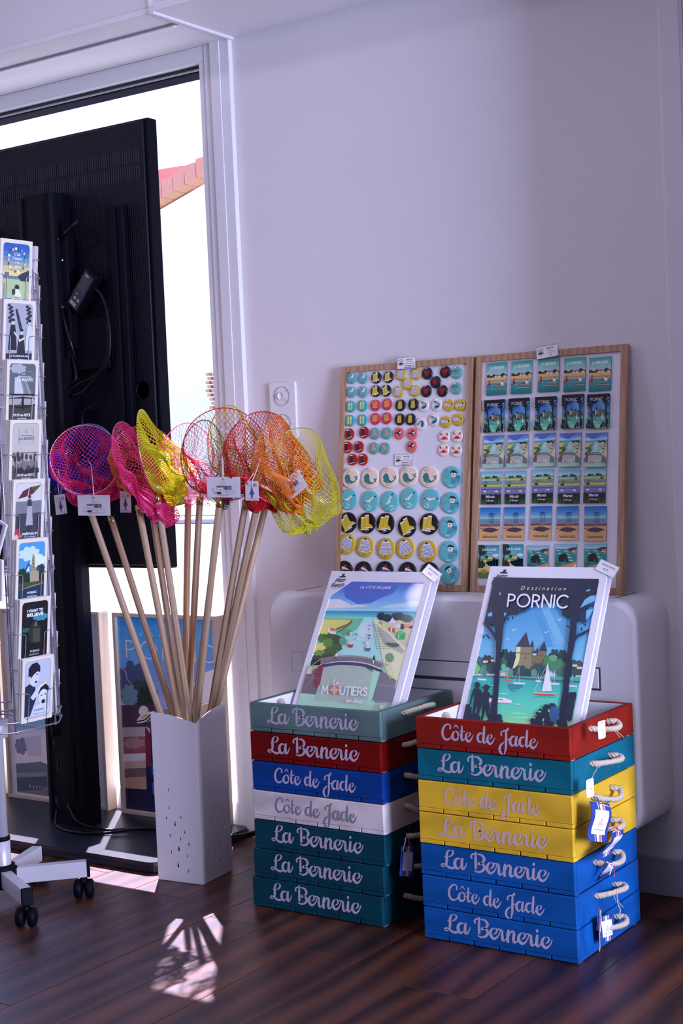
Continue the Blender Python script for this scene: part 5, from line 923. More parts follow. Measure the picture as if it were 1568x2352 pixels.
def m_marais():
    a = wref_art(); a.grad(0, 0, 100, 28, [(0, (90, 165, 220)), (1, (190, 205, 215))], 5); a.rect(0, 26, 100, 84, (135, 150, 75)); a.rect(0, 34, 100, 40, (150, 185, 215)); a.rect(0, 46, 100, 54, (120, 125, 170)); a.rect(0, 60, 100, 66, (200, 190, 130))
    for x, y, r in ((25, 26, 9), (38, 25, 7), (62, 24, 10), (75, 26, 8), (82, 38, 8), (20, 62, 10)): a.blob(x, y, r, r*.6, (35, 60, 40), 7, int(x))
    a.ell(25, 49, 6, 3, (50, 70, 140)); a.ell(60, 47, 2.5, 3, WHT); a.rect(58, 49, 62, 55, (180, 40, 50)); a.rect(0, 70, 100, 104, (120, 115, 190)); a.rect(0, 76, 100, 80, (85, 85, 120))
    a.rect(0, 100, 100, 144, (22, 30, 30))
    for k in range(12): a.stroke([(4+k*8.5, 104, 1.5), (6+k*8.5, 88+(k*7) % 10, 1.5)], (40, 55, 50), smooth=False)
    for k in range(14): a.poly([(2+k*7, 144), (6+k*7, 108+(k*5) % 14), (8+k*7, 144)], (60, 95, 45) if k < 4 or k > 9 else (35, 50, 35))
    for x in (20, 78): a.ell(x, 88, 8, 4, (215, 200, 215)); a.stroke([(x+4, 90, 1), (x+6, 104, 1)], (200, 150, 120))
    a.text('Marais', 48, 116, .085, WHT, shear=.35, bold=.02); a.text('& Bocage', 48, 131, .05, WHT, shear=.35, bold=.01); return a
def m_tharon():
    a = wref_art(); a.grad(0, 0, 100, 52, [(0, (30, 90, 190)), (.6, (80, 140, 215)), (1, (185, 190, 220))], 8); a.rect(0, 50, 100, 58, (60, 160, 165)); a.rect(0, 58, 100, 76, (130, 120, 175)); a.rect(0, 75, 100, 144, (205, 150, 115)); a.poly([(0, 74), (30, 72), (60, 76), (100, 72), (100, 82), (0, 84)], (105, 80, 95))
    for x in (50, 58, 66): a.stroke([(x, 38, 2.5), (x-2, 74, 2.5)], (30, 80, 140), smooth=False)
    a.rect(44, 30, 70, 40, (45, 110, 185)); a.poly([(42, 30), (57, 23), (72, 30)], (25, 55, 100)); a.stroke([(70, 33, 1), (82, 26, 1)], (30, 60, 110)); a.stroke([(44, 34, 1), (40, 44, 1)], (30, 60, 110))
    a.poly([(44, 86), (54, 60), (60, 86)], (150, 110, 100)); a.poly([(10, 100), (40, 88), (70, 90), (96, 98), (60, 110), (30, 106)], (70, 50, 75)); a.stroke([(0, 94, 3), (30, 90, 2)], (120, 85, 85)); [a.stroke([(20+k*17, 60, 1), (20+k*17, 66, 1.5)], (50, 50, 90)) for k in range(5)]
    a.rect(0, 113, 100, 144, (205, 155, 118)); a.text('THARON-PLAGE', 50, 134, .075, (45, 35, 45), bold=.03, width=.76); a.rect(20, 116, 80, 117.5, (150, 110, 90)); return a
def m_plaine():
    a = wref_art(); a.grad(0, 0, 100, 70, [(0, (40, 130, 160)), (1, (120, 180, 215))], 8); a.blob(85, 46, 16, 7, (225, 215, 235), 6, 3); a.rect(0, 62, 100, 100, (50, 120, 165)); a.grad(30, 62, 100, 100, [(0, (60, 130, 180)), (1, (100, 175, 200))], 4)
    a.poly([(0, 60), (40, 58), (80, 62), (70, 68), (40, 74), (0, 100)], (110, 140, 70)); a.rect(48, 52, 74, 62, (215, 190, 170)); a.poly([(46, 54), (60, 48), (76, 54)], (200, 130, 100)); a.blob(40, 52, 10, 7, (35, 60, 45), 7, 1); a.blob(76, 60, 8, 5, (35, 60, 45), 7, 2)
    a.poly([(0, 100), (30, 66), (44, 66), (36, 76), (44, 88), (70, 100), (100, 104), (100, 144), (0, 144)], (215, 175, 120)); a.stroke([(36, 68, 2), (34, 78, 3), (46, 90, 3), (72, 100, 3), (100, 104, 2)], (225, 225, 235))
    a.blob(10, 14, 26, 18, (28, 45, 35), 9, 4); a.blob(20, 34, 20, 14, (28, 45, 35), 8, 5); a.stroke([(4, 80, 8), (8, 50, 6), (6, 30, 8)], (30, 40, 35)); a.blob(12, 86, 26, 18, (35, 40, 30), 8, 6); a.rect(0, 118, 100, 144, (75, 110, 50)); a.blob(28, 116, 18, 10, (150, 125, 80), 6, 7)
    a.text('LA PLAINE', 54, 26, .075, WHT, bold=.03); a.text('sur Mer', 58, 35, .035, WHT, shear=.3); return a
def m_rocks():
    a = wref_art(); a.grad(0, 0, 100, 26, [(0, (110, 165, 210)), (1, (190, 190, 215))], 5); a.rect(0, 22, 100, 100, (45, 130, 145)); a.poly([(55, 22), (75, 16), (100, 14), (100, 28), (80, 34)], (70, 55, 65)); a.poly([(78, 26), (100, 22), (100, 44), (84, 40)], (160, 120, 110))
    for k in range(9): a.stroke([(5+k*9, 30+(k*13) % 50, 1), (14+k*9, 28+(k*13) % 50, 4), (24+k*9, 32+(k*13) % 50, 1)], (200, 215, 225))
    a.poly([(16, 60), (24, 46), (40, 40), (54, 42), (58, 56), (64, 74), (50, 78), (48, 60), (44, 76), (18, 74)], (38, 25, 32)); a.blob(14, 84, 16, 8, (60, 95, 90), 7, 3); a.blob(76, 84, 22, 8, (60, 95, 90), 7, 4); a.poly([(0, 104), (40, 92), (100, 74), (100, 144), (0, 144)], (205, 140, 110)); a.poly([(86, 92), (96, 84), (100, 86), (100, 110), (84, 106)], (215, 190, 195)); return a
def shrink(fn):
    a = fn(MW, MH, .8, True, SW); return a
MAG = []
for fn in (m_bernerie, lambda: pornic_art(MW, MH, .8, True, SW), lambda: moutiers_art(MW, MH, .8, True, SW), m_marais, m_tharon, m_plaine, m_rocks):
    MAG.append(fn().mb.mesh('print', M_print))
tm = MB().box(0, MW, -MH, 0, -.0028, .0001, .0004).mesh('tile', mat('magnet_edge', (.25, .28, .32), .5))
OX, OY, S4 = 1070, 770, 4.0205
ROWS = [('teal seaside poster magnet with white LA BERNERIE lettering', [0]*5, [(289, 405), (519, 389), (768, 369), (1006, 363), (1240, 360)], 0),
        ('dark castle bay poster magnet with PORNIC lettering', [1]*5, [(270, 750), (495, 737), (743, 724), (992, 705), (1228, 702)], 0),
        ('harbour channel poster magnet with MOUTIERS lettering', [2]*5, [(261, 1078), (482, 1072), (732, 1060), (966, 1059), (1206, 1060)], 0),
        ('green marsh poster magnet with white script lettering', [3]*5, [(239, 205), (459, 201), (712, 190), (955, 193), (1193, 185)], 1),
        ('blue stilted hut poster magnet with THARON-PLAGE lettering', [4]*5, [(226, 537), (450, 534), (697, 528), (939, 532), (1196, 533)], 1),
        ('', [5, 5, 6, 6, 6], [(213, 883), (436, 878), (667, 890), (925, 877), (1196, 878)], 1)]
P5 = ['leftmost of its row', 'second from the left', 'middle of its row', 'fourth from the left', 'rightmost of its row']
for desc, kinds, pts, half in ROWS:
    for i, ((x, y), k) in enumerate(zip(pts, kinds)):
        q = on_board(FR, OX+x/S4, (1070 if half else 770)+y/S4)
        d = desc or ('pine cove poster magnet with LA PLAINE lettering' if k == 5 else 'dark sea rock poster magnet in the bottom row')
        lab = f'{d}, {P5[i]}' if desc else f'{d}, {["leftmost one", "second from the left", "left one of three", "middle one of three", "right one of three"][i]}'
        t = bpy.data.objects.new('poster_magnet', None); SC.collection.objects.link(t); t.empty_display_size = .02
        t.matrix_basis = FR @ Matrix.Translation((q.x-MW/2, q.y+MH/2, -.0030)) @ Matrix.Rotation(random.uniform(-.008, .008), 4, 'Z'); tag(t, lab, 'magnet', 'poster magnets on the right board')
        for me_, nm, z in ((tm, 'tile', 0), (MAG[k], 'print', .0001)):
            o = bpy.data.objects.new(nm, me_); SC.collection.objects.link(o); o.parent = t; o.matrix_basis = Matrix.Translation((0, 0, z))
nb = (70, 65, 150)
for lab, F, px, py, rot in (('price card clipped on the top rail of the left magnet board', FL, 934, 834, 0.0), ('price card stuck between the small and large button magnets', FL, 924, 1055.5, .0)):
    q = on_board(F, px, py, .001)
    price_card(lab, F @ Matrix.Translation((0, 0, .002 if py < 900 else -.005)), q.x, q.y, rot, [('MAGNET', 67, 15, .11, .03), ('Deux Pieds', 67, 24, .09, 0), ('(Pouzy Fé et Samouraï - 44)', 68, 32, .08, 0), ('Petit format : 4 €', 67, 42, .10, .03), ('Grand format : 5 €', 67, 50, .10, .03)], w=.054, h=.029, border=nb)
q = on_board(FR, 1257, 808, .001)
price_card('slightly tilted price card clipped on the top rail of the right board', FR @ Matrix.Translation((0, 0, .002)), q.x, q.y, .10, [('MAGNET', 66, 15, .12, .03), ('PittoResco', 66, 26, .09, 0), ('(France - 44)', 66, 34, .08, 0), ('6 €', 66, 46, .12, .03)], w=.057, h=.029, border=nb)
# ------------------------------------------------------------------ folded sheet metal holder with cut drops
M_hold = mat('white_sheet', (.74, .70, .74), .38)
HC = [Vector((-2.473, 2.700)), Vector((-2.341, 2.7125)), Vector((-2.3545, 2.8445)), Vector((-2.4865, 2.832))]
hold = thing('umbrella_holder', 'white folded sheet metal holder with cut out drops on the floor by the window', 'holder', (-2.413, 2.772, 0))
def drop(cx, cz, h): return [(cx+h*.0, cz+h*.62), (cx-h*.16, cz+h*.05), (cx-h*.2, cz-h*.2), (cx-h*.1, cz-h*.36), (cx+h*.1, cz-h*.36), (cx+h*.2, cz-h*.2), (cx+h*.16, cz+h*.05)]
def hpx(pts, A, B):
    out = []
    for x, y, big in pts:
        px, py = 300+x/4.703, 1560+y/4.703; d = ray(px, py); n = Vector((-(B-A).y, (B-A).x)); t = (A.x*n.x+A.y*n.y)/(d.x*n.x+d.y*n.y); p = CAM+d*t
        out.append(((Vector((p.x, p.y))-A).dot((B-A).normalized()), p.z, .0125 if big else .0085))
    return out
DL = [(410, 1195, 0), (415, 1388, 0), (387, 1500, 0), (543, 1490, 0), (480, 1563, 1), (585, 1650, 0), (428, 1687, 0), (540, 1724, 0), (630, 1784, 0), (523, 1832, 1), (442, 1867, 0), (614, 1912, 0), (516, 2010, 1), (625, 2073, 0)]
DR = [(876, 1175, 0), (882, 1370, 0), (975, 1418, 0), (862, 1495, 0), (930, 1516, 1), (1004, 1558, 0), (975, 1650, 0), (895, 1665, 0), (1039, 1672, 0), (963, 1772, 1), (1029, 1808, 0), (906, 1843, 0), (961, 1955, 1), (1038, 1966, 0)]
Wd = .1326; RIM = {0: (.421, .399), 1: (.399, .427), 2: (.427, .403), 3: (.403, .421)}
for k in range(4):
    A, B = HC[k], HC[(k+1) % 4]; za, zb = RIM[k]; L_ = (B-A).length; N_ = 12
    top = []
    for i in range(N_+1):
        t = i/N_; hi = max(za, zb); lo = min(za, zb); s_ = (t if zb > za else 1-t); top.append((t*L_, lo+(hi-lo)*math.sin(s_*PI/2)**.9))
    drops = hpx(DL, A, B) if k == 0 else hpx(DR, A, B) if k == 1 else [(L_-a, b, c) for a, b, c in (hpx(DL, HC[0], HC[1]) if k == 2 else hpx(DR, HC[1], HC[2]))]
    b = MB().prism([(0, .001), (L_, .001)]+top[::-1], 'z', 0, .0013, holes=[drop(a_, z_, h_*1.25) for a_, z_, h_ in drops])
    ax = Vector((B.x-A.x, B.y-A.y, 0)).normalized(); b.xf(frame_M((A.x, A.y, 0), ax, (0, 0, 1))).build('side_panel', M_hold, hold)
MB().prism([tuple(p) for p in HC], 'z', .001, .0025).build('base_panel', M_hold, hold)
# ------------------------------------------------------------------ shrimping nets
M_dow = wood('dowel_pine', (.36, .22, .13), (.60, .43, .29), .55, (1, 1, .05), 45, 'X', dist=2, rand=.22)
M_fer = MATS['brass']; M_hoop = mat('hoop_wire', (.55, .55, .6), .3, 1)
def net_mat(nm, col):
    m, N, L, b = node_mat(nm); N.remove(b); d = N.new('ShaderNodeBsdfDiffuse'); t = N.new('ShaderNodeBsdfTranslucent'); g = N.new('ShaderNodeBsdfGlossy'); g.inputs['Roughness'].default_value = .3
    d.inputs[0].default_value = (*col, 1); t.inputs[0].default_value = (*col, 1); m1 = N.new('ShaderNodeMixShader'); m1.inputs[0].default_value = .4; m2 = N.new('ShaderNodeMixShader'); m2.inputs[0].default_value = .05
    L.new(d.outputs[0], m1.inputs[1]); L.new(t.outputs[0], m1.inputs[2]); L.new(m1.outputs[0], m2.inputs[1]); L.new(g.outputs[0], m2.inputs[2]); L.new(m2.outputs[0], N['Material Output'].inputs[0]); return m
NC = {n: net_mat('net_'+n, c) for n, c in dict(pink=(.95, .05, .30), blue=(.02, .03, .75), yellow=(.85, .80, .03), orange=(.92, .30, .03), magenta=(.95, .22, .60), red=(.75, .01, .03), teal=(.0, .10, .11), amber=(.75, .42, .04)).items()}
camr = Vector((right.x, right.y, 0)).normalized(); camf = Vector((fwd.x, fwd.y, 0)).normalized()
def strands(P, nu, nv, r, skip=0.0, rn=None):
    """P(i, j) -> point; diamond netting as thin three-sided strands"""
    V, F = [], []; G = [[P((i+.5*(j % 2))/nu, j/nv) for i in range(nu)] for j in range(nv+1)]
    def seg(a, b, r):
        d = b-a
        if d.length < 1e-5: return
        d.normalize(); u = d.orthogonal().normalized()*r; w_ = d.cross(u); o = len(V)
        for p in (a, b):
            for k in range(3): t = 2*PI*k/3; V.append(p+u*math.cos(t)+w_*math.sin(t))
        for k in range(3): k2 = (k+1) % 3; F.append((o+k, o+k2, o+3+k2, o+3+k))
    for j in range(nv):
        for i in range(nu):
            a = G[j][i]
            if j % 2 == 0: n1, n2 = (i-1) % nu, i
            else: n1, n2 = i, (i+1) % nu
            seg(a, G[j+1][n1], r); seg(a, G[j+1][n2], r)
        if rn:
            for i in range(nu):
                if rn.random() < .25: G[j][i] = G[j][i]+Vector((rn.uniform(-1, 1), rn.uniform(-1, 1), rn.uniform(-1, 1)))*.0012
    return V, F
def net(label, color, rim, top, yr, yt, hoop, yaw, bag, seed, hoopcol=None, zmin=.01, rk=1, nu=62, nv=40, r=.00068, ferrule=True, sweep=0):
    """rim/top: where the handle crosses the holder rim and ends; hoop = (px, py, half height px); bag = (side, drop, fill, sideways)"""
    rn = random.Random(seed); A = aty(*rim, yr); B = aty(*top, yt); d = (B-A).normalized(); e1, e2 = HC[1]-HC[0], HC[3]-HC[0]; z = A.z
    while z > zmin:
        q = A-d*((A.z-z+.01)/d.z)-Vector((HC[0].x, HC[0].y, 0)); u_, v_ = Vector((q.x, q.y)).dot(e1)/e1.length_squared, Vector((q.x, q.y)).dot(e2)/e2.length_squared
        if not (.07 < u_ < .93 and .07 < v_ < .93): break
        z -= .01
    base = A-d*((A.z-z)/d.z)
    t = thing('fishing_net', label, 'fishing net', tuple(base), 0, 'small shrimping nets standing in the white holder')
    L_ = (B-base).length; Mh = Matrix.Translation(base) @ d.to_track_quat('Z', 'Y').to_matrix().to_4x4() @ Matrix.Rotation(seed*1.3, 4, 'Z')
    o = MB().tube([(0, 0, 0), (0, 0, L_-.02), (0, 0, L_)], [.0083*rk, .0083*rk, .0080*rk], 12).build('handle', M_dow); o.matrix_basis = Mh; attach(o, t)
    if ferrule: MB().tube([B-d*.016, B+d*.006], .0089*rk, 12).build('ferrule', M_fer, t)
    hy = (yt+.0); C = aty(hoop[0], hoop[1], hy); Rr = hoop[2]/948
    side = camr*math.cos(math.radians(yaw))+camf*math.sin(math.radians(yaw)); upd = (C-B).normalized() if (C-B).length > .02 else d
    side = (side-upd*side.dot(upd)).normalized(); nrm = side.cross(upd); C = B+upd*max(Rr+.008, (C-B).length)
    ring = [C+(side*math.sin(a)*(1+.03*math.sin(3*a+seed))-upd*math.cos(a))*Rr for a in [2*PI*k/48 for k in range(48)]]
    w_ = MB(); w_.tube(ring, .0011, 6, closed=True); w_.tube([B-d*.002, ring[0]], .0014, 6); w_.build('hoop', M_hoop if not hoopcol else NC[hoopcol], t)
    sd, dp, fill, sw = bag; ph = [rn.uniform(0, 6.28) for _ in range(6)]
    T = C+nrm*sd*.07-Vector((0, 0, 1))*(Rr*dp)+side*sw
    def P(u, v):
        a = 2*PI*u; e = C+(side*math.sin(a)-upd*math.cos(a))*Rr*1.02
        k = v**1.25; spread = math.cos(k*PI/2)**.8 if k < 1 else 0
        # the bag slumps: radius shrinks, centre slides to the tip; folds grow with depth
        c = C.lerp(T, min(1, k*1.05)); rad = (e-C)*(spread*(1-fill)+fill*math.sqrt(max(0, 1-k**3)))
        p = c+rad; p += nrm*sd*.055*math.sin(PI*min(1, v))*(.6+.4*math.sin(2*a+ph[0]))
        fo = .012*min(1, v*2.5)*(1-.3*v); p += side*fo*(math.sin(5*a+ph[1]+v*5)+.6*math.sin(11*a+ph[4]-v*9))+nrm*fo*(math.sin(7*a+ph[2]-v*4)+.6*math.sin(13*a+ph[5]+v*8))+Vector((0, 0, 1))*fo*.9*math.sin(4*a+ph[3]+v*9)
        p.z -= .030*math.sin(PI*v)*max(0, (e-C).normalized().z)*(1+dp)*Rr/.08
        return p
    V, F = strands(P, nu, nv, r, rn=rn); b = MB(); b.add(V, F)
    lace = [p+nrm*.0004 for p in ring]; 
    for k in range(0, 48):
        a0, a1 = ring[k], ring[(k+1) % 48]; m_ = (a0+a1)/2; b.tube([m_+nrm*.002, m_+upd*.002, m_-nrm*.002, m_-upd*.002], .0006, 3, closed=True)
    o = b.build('netting', NC[color], t); o['kind'] = 'stuff'
    return t
N = [
 ('pink net with a wide round hoop facing the room at the far left', 'pink', (365, 1628), (206, 1170), 2.716, 2.722, (197, 1056, 84), 16, (-.45, 1.0, .15, .04), 1, None, dict(zmin=.16, nu=70, nv=48, r=.0009)),
 ('blue net behind the wide pink net', 'blue', (396, 1635), (255, 1190), 2.76, 2.85, (203, 1048, 82), -25, (.9, .8, .4, -.01), 2, None, dict(r=.0007)),
 ('second pink net seen edge-on with its bag hanging low', 'pink', (410, 1642), (318, 1165), 2.735, 2.74, (297, 1052, 88), 74, (1.0, 1.75, .4, .0), 3, None, dict(nu=70, nv=54, r=.0009)),
 ('orange net with a round hoop behind the yellow one', 'orange', (420, 1645), (348, 1168), 2.762, 2.83, (330, 1055, 82), 12, (.8, .75, .3, .01), 4, None, {}),
 ('yellow net standing edge-on higher than the others', 'yellow', (436, 1652), (361, 1140), 2.73, 2.745, (343, 1035, 98), 84, (1.0, 1.0, .25, .0), 5, None, dict(nu=70, nv=50, r=.0009)),
 ('pale magenta net leaning against the bright window', 'magenta', (424, 1640), (432, 1152), 2.80, 2.845, (431, 1052, 84), 48, (.8, .9, .45, .0), 6, 'magenta', dict(nu=48, nv=28, r=.00042)),
 ('dark teal net seen edge-on behind the wide red net', 'teal', (433, 1640), (459, 1145), 2.80, 2.80, (464, 1045, 82), 60, (.8, 1.1, .2, .0), 7, 'teal', dict(nu=40, nv=24, r=.00042)),
 ('wide red net with a dark hoop in the middle of the bunch', 'red', (451, 1655), (504, 1150), 2.735, 2.735, (514, 1030, 92), 14, (-.75, 1.0, .2, .03), 8, 'red', dict(nu=58, nv=34, r=.00052)),
 ('yellow net showing through the wide red net', 'yellow', (446, 1640), (511, 1125), 2.775, 2.80, (520, 1010, 80), 62, (.9, .85, .4, .0), 9, 'amber', dict(nu=48, nv=28, r=.00052)),
 ('red net just right of the wide red one', 'red', (484, 1628), (564, 1155), 2.812, 2.80, (592, 1035, 92), 34, (.8, .95, .4, .0), 10, 'red', dict(nu=66, nv=46, r=.0009)),
 ('amber orange net seen edge-on at the right of the bunch', 'orange', (490, 1624), (590, 1162), 2.822, 2.80, (616, 1040, 88), 72, (1.0, 1.05, .25, .02), 11, None, dict(nu=66, nv=46, r=.00085)),
 ('yellow net at the far right in front of the switch plate', 'yellow', (497, 1622), (612, 1153), 2.830, 2.86, (660, 1060, 92), 42, (.9, 1.15, .35, .02), 12, None, dict(nu=60, nv=40, r=.00062))]
for lab, col, rm, tp, yr, yt, hp, yw, bg_, sd_, hc, kw in N: net(lab, col, rm, tp, yr, yt, hp, yw, bg_, sd_, hc, **kw)
# ------------------------------------------------------------------ labels hanging from the nets
def label_card(name, label, quad_px, Y, art, strs=None, tilt=0, cat='label'):
    TL, TR, BL = aty(*quad_px[0], Y), aty(*quad_px[1], Y-.0), aty(*quad_px[2], Y)
    F = frame_M(TL, TR-TL, TL-BL); W, H = (TR-TL).length, (TL-BL).length; t = thing(name, label, cat, tuple(TL))
    MB().box(0, W, -H, 0, 0, .0006).xf(F).build('card', M_card, t); a = art(W, H); o = a.mb.build('printed_face', MATS['print_matte']); o.matrix_basis = F @ Matrix.Translation((0, 0, .0007)); attach(o, t)
    for p in strs or []: string(t, [aty(x, y, Y+dy) for x, y, dy in p], .0009, mat('white_string', (.8, .76, .76), .8))
def barcode(pr, pink):
    def f(W, H):
        a = Art(W, H, ((0, 0), (110, 0), (110, 70), (0, 70)), wref=SW, k=.8); ink = (60, 50, 90); a.ell(55, 9, 3.6, 3.6, pink); a.text('HAVENET 30 CM', 54, 21, .035, ink); a.text('REF 10006', 55, 27, .03, ink)
        rn = random.Random(3); x = 32
        while x < 82: w_ = rn.choice([.6, 1, 1.6]); a.rect(x, 30, x+w_, 44, ink); x += w_+rn.choice([.6, .9, 1.4])
        a.rect(24, 37, 56, 50, (212, 204, 232)); a.text(pr, 40, 47, .10, (90, 80, 115), rot=-.08); a.rect(34, 52, 48, 58, (20, 18, 40)); a.text('CE', 26, 57, .06, (90, 80, 120))
        for P in ([(50, 48.5), (92, 48.5)], [(92, 48.5), (92, 60)], [(92, 60), (36, 60)]): a.stroke(P, (100, 90, 150), .7, smooth=False)
        a.ell(68, 54, 2, 1.6, ink); a.stroke([(38, 62.5), (72, 62.5)], (130, 120, 165), .8, smooth=False); return a
    return f
def spindle(W, H):
    a = Art(W, H, ((0, 0), (30, 0), (30, 46), (0, 46)), wref=SW, k=.8); c = (75, 65, 150); a.poly([(15, 3), (15.8, 14), (18, 24), (21, 29), (17, 34), (16.5, 42), (14, 42), (13, 34), (9.5, 29), (12.5, 24), (14.2, 14)], c)
    a.rect(20, 6, 22, 13, (50, 50, 130)); a.rect(24, 6, 26, 13, (190, 60, 60)); a.text('Pêche', 8, 9, .055, (205, 90, 90)); a.text('à pied', 8, 13, .055, (205, 90, 90)); a.text('HAVENET', 8, 43, .04, c); a.text('FRANCE', 24, 43, .04, c); return a
label_card('barcode_label', 'wide white barcode label hanging from the wide pink net', [(178, 1137.5), (252, 1137), (180, 1184)], 2.70, barcode('€ 6.50', (225, 80, 130)), [[(202, 1058, .06), (209, 1068, .03), (212, 1100, .004), (215, 1140, -.001)], [(209, 1068, .03), (213, 1105, .005), (216, 1140, -.001)], [(202, 1058, .06), (207, 1063, .03), (209, 1069, .028)]])
label_card('barcode_label', 'wide white barcode label in front of the wide red net', [(475, 1095), (551, 1095), (475, 1142)], 2.69, barcode('€ 6,50', (225, 140, 60)), [[(506, 1022, .05), (509, 1045, .02), (510, 1070, .004), (511, 1097, -.001)], [(509, 1030, .04), (512, 1060, .01), (513, 1097, -.001)]])
label_card('barcode_label', 'slanted white barcode label under the far right yellow net', [(642, 1111), (684, 1076), (660, 1154)], 2.79, barcode('€ 6,50', (225, 215, 80)), [[(645, 1030, .04), (655, 1065, .01), (663, 1093, -.001)]])
label_card('net_label', 'small white label hanging left of the wide pink net', [(124, 1138), (149, 1134), (128.5, 1183)], 2.74, spindle, [[(134, 1078, .03), (133, 1110, .01), (136, 1138, -.001)], [(134, 1078, .03), (140, 1112, .01), (140, 1136, -.001)], [(118, 1079, 0), (126, 1079, 0)]])
label_card('net_label', 'small white label half hidden by the second pink net', [(275, 1128), (300, 1128), (275, 1177)], 2.80, spindle, [[(287, 1095, .02), (283, 1112, .005), (284, 1130, -.001)], [(287, 1095, .02), (290, 1112, .005), (289, 1130, -.001)]])
label_card('net_label', 'small cream label tied in front of the right red net', [(563, 1105), (593, 1105), (559, 1149)], 2.70, spindle, [[(605, 1036, .03), (590, 1078, .01), (578, 1107, -.001)], [(605, 1036, .03), (585, 1082, .02), (573, 1100, .005), (570, 1107, 0)], [(602, 1041, .03), (612, 1033, .03)]])
label_card('net_label', 'small white label behind the handles of the right nets', [(560, 1122), (602, 1122), (560, 1167)], 2.84, lambda W, H: (lambda a: (a.text('PÊCHE', 15, 42, .07, (75, 65, 150)), a)[1])(Art(W, H, ((0, 0), (30, 0), (30, 46), (0, 46)), wref=SW, k=.8)))
# ------------------------------------------------------------------ revolving wire rack with postcards
M_wire = mat('rack_wire', (.40, .40, .46), .35, .7); M_alu = mat('rack_tube', (.62, .61, .66), .38, .25); M_blk = MATS['black_plastic']
RC = Vector((-2.668, 2.368)); rack = thing('postcard_rack', 'revolving wire postcard rack on a grey five legged base with casters', 'display rack', (RC.x, RC.y, 0))
b = MB(); b.lathe([(0, .1), (.030, .1), (.030, .095), (.036, .09), (.036, .048), (.030, .045), (0, .045)], (RC.x, RC.y, 0), 24); b.build('hub', M_blk, rack)
MB().lathe([(.0195, .098), (.0195, .165), (.0215, .165), (.0215, .098)], (RC.x, RC.y, 0), 24).build('collar', M_alu, rack)
MB().lathe([(.0215, .158), (.0225, .163), (.0215, .168), (.017, .168)], (RC.x, RC.y, 0), 24).build('rubber_ring', M_blk, rack)
MB().tube([(RC.x, RC.y, .1), (RC.x, RC.y, 1.62)], .0172, 20).build('pole', M_alu, rack)
for k, ang in enumerate((-27, 46, 112, 190, 262)):
    R_ = .205; a = math.radians(ang); d = Vector((math.cos(a), math.sin(a), 0)); M = Matrix.Translation((RC.x, RC.y, 0)) @ Matrix.Rotation(a, 4, 'Z')
    b = MB(); b.box(.03, R_-.008, -.0125, .0125, .052, .090, .001, M=M); leg = b.build('leg', M_alu, rack)
    MB().box(R_-.008, R_, -.0135, .0135, .051, .0915, .002, M=M).build('end_cap', M_blk, leg)
    cx = RC.x+d.x*(R_-.016); cy = RC.y+d.y*(R_-.016); fa = math.radians((35, 35, 80, 20, 60)[k]); fx = Vector((math.cos(fa), math.sin(fa), 0)); b = MB()
    for s_ in (-1, 1):
        Mw = Matrix.Translation((cx+fx.x*s_*.0135, cy+fx.y*s_*.0135, .0225)) @ fx.to_track_quat('Z', 'Y').to_matrix().to_4x4()
        b.lathe([(0, -.0095), (.019, -.0095), (.0222, -.006), (.0225, 0), (.0220, .005), (.017, .0095), (0, .0105)], n=22, M=Mw)
    b.tube([(cx-fx.x*.02, cy-fx.y*.02, .0225), (cx+fx.x*.02, cy+fx.y*.02, .0225)], .004, 8)
    b.lathe([(0, .052), (.009, .052), (.0095, .03), (.006, .026), (0, .026)], (cx, cy, 0), 14); b.build('caster', M_blk, leg)
M_cc = mat('card_stock', (.80, .74, .70), .6, spec=.2); M_cw = mat('card_white', (.76, .75, .80), .5)
M_pc = vmat('postcard_print', .4, coat=.15)
CR = (220, 195, 185); SWP = (222, 205, 220)
def pc(base, edge=(190, 120, 80)):
    a = Art(.0965, .150, ((0, 0), (96, 0), (96, 150), (0, 150)), wref=SWP, k=.8); a.rect(0, 0, 96, 150, (222, 200, 198)); e = rrect(8, 88, 8, 142, 9, 4); a.poly(e, edge); a.poly(rrect(8.8, 87.2, 8.8, 141.2, 8.4, 4), base); return a
def c1():
    a = pc((40, 85, 165), (205, 165, 140)); 
    for k, c in enumerate([(45, 90, 165), (65, 110, 175), (100, 130, 170), (150, 150, 150), (200, 180, 135), (225, 195, 130)]): a.rect(9, 16+k*11, 87, 27+k*11, c)
    a.rect(9, 82, 87, 90, (95, 120, 130)); a.rect(9, 89, 87, 133, (175, 180, 140)); a.poly([(52, 82), (66, 74), (87, 66), (87, 92), (62, 92)], (50, 55, 70))
    for k in range(40): a.ell(12+(k*37) % 74, 100+(k*13) % 32, 2.2, .8, (110, 115, 95), n=6)
    for k in range(18): t = k*.35; c = ((225, 150, 160), (235, 215, 215), (60, 110, 60))[k % 3]; a.ell(48+26*math.cos(t), 46+26*math.sin(t), 4 if k % 3 < 2 and 1.2 < t < 4.6 else 2, 3.4, c, n=8)
    for s_, y in (("C'est", 36), ("l'Amour", 45), ('à la', 54), ('plage', 63)): a.text(s_, 48, y, .042, WHT, bold=.02)
    a.ell(50, 107, 6, 6, (40, 35, 45)); a.poly([(40, 128), (44, 110), (56, 112), (64, 128)], (225, 215, 225)); a.poly([(36, 112), (44, 110), (44, 124), (37, 124)], (45, 60, 65)); a.rect(14, 74, 24, 84, (120, 90, 140)); a.text('PORNIC', 50, 139, .045, WHT, bold=.02); return a
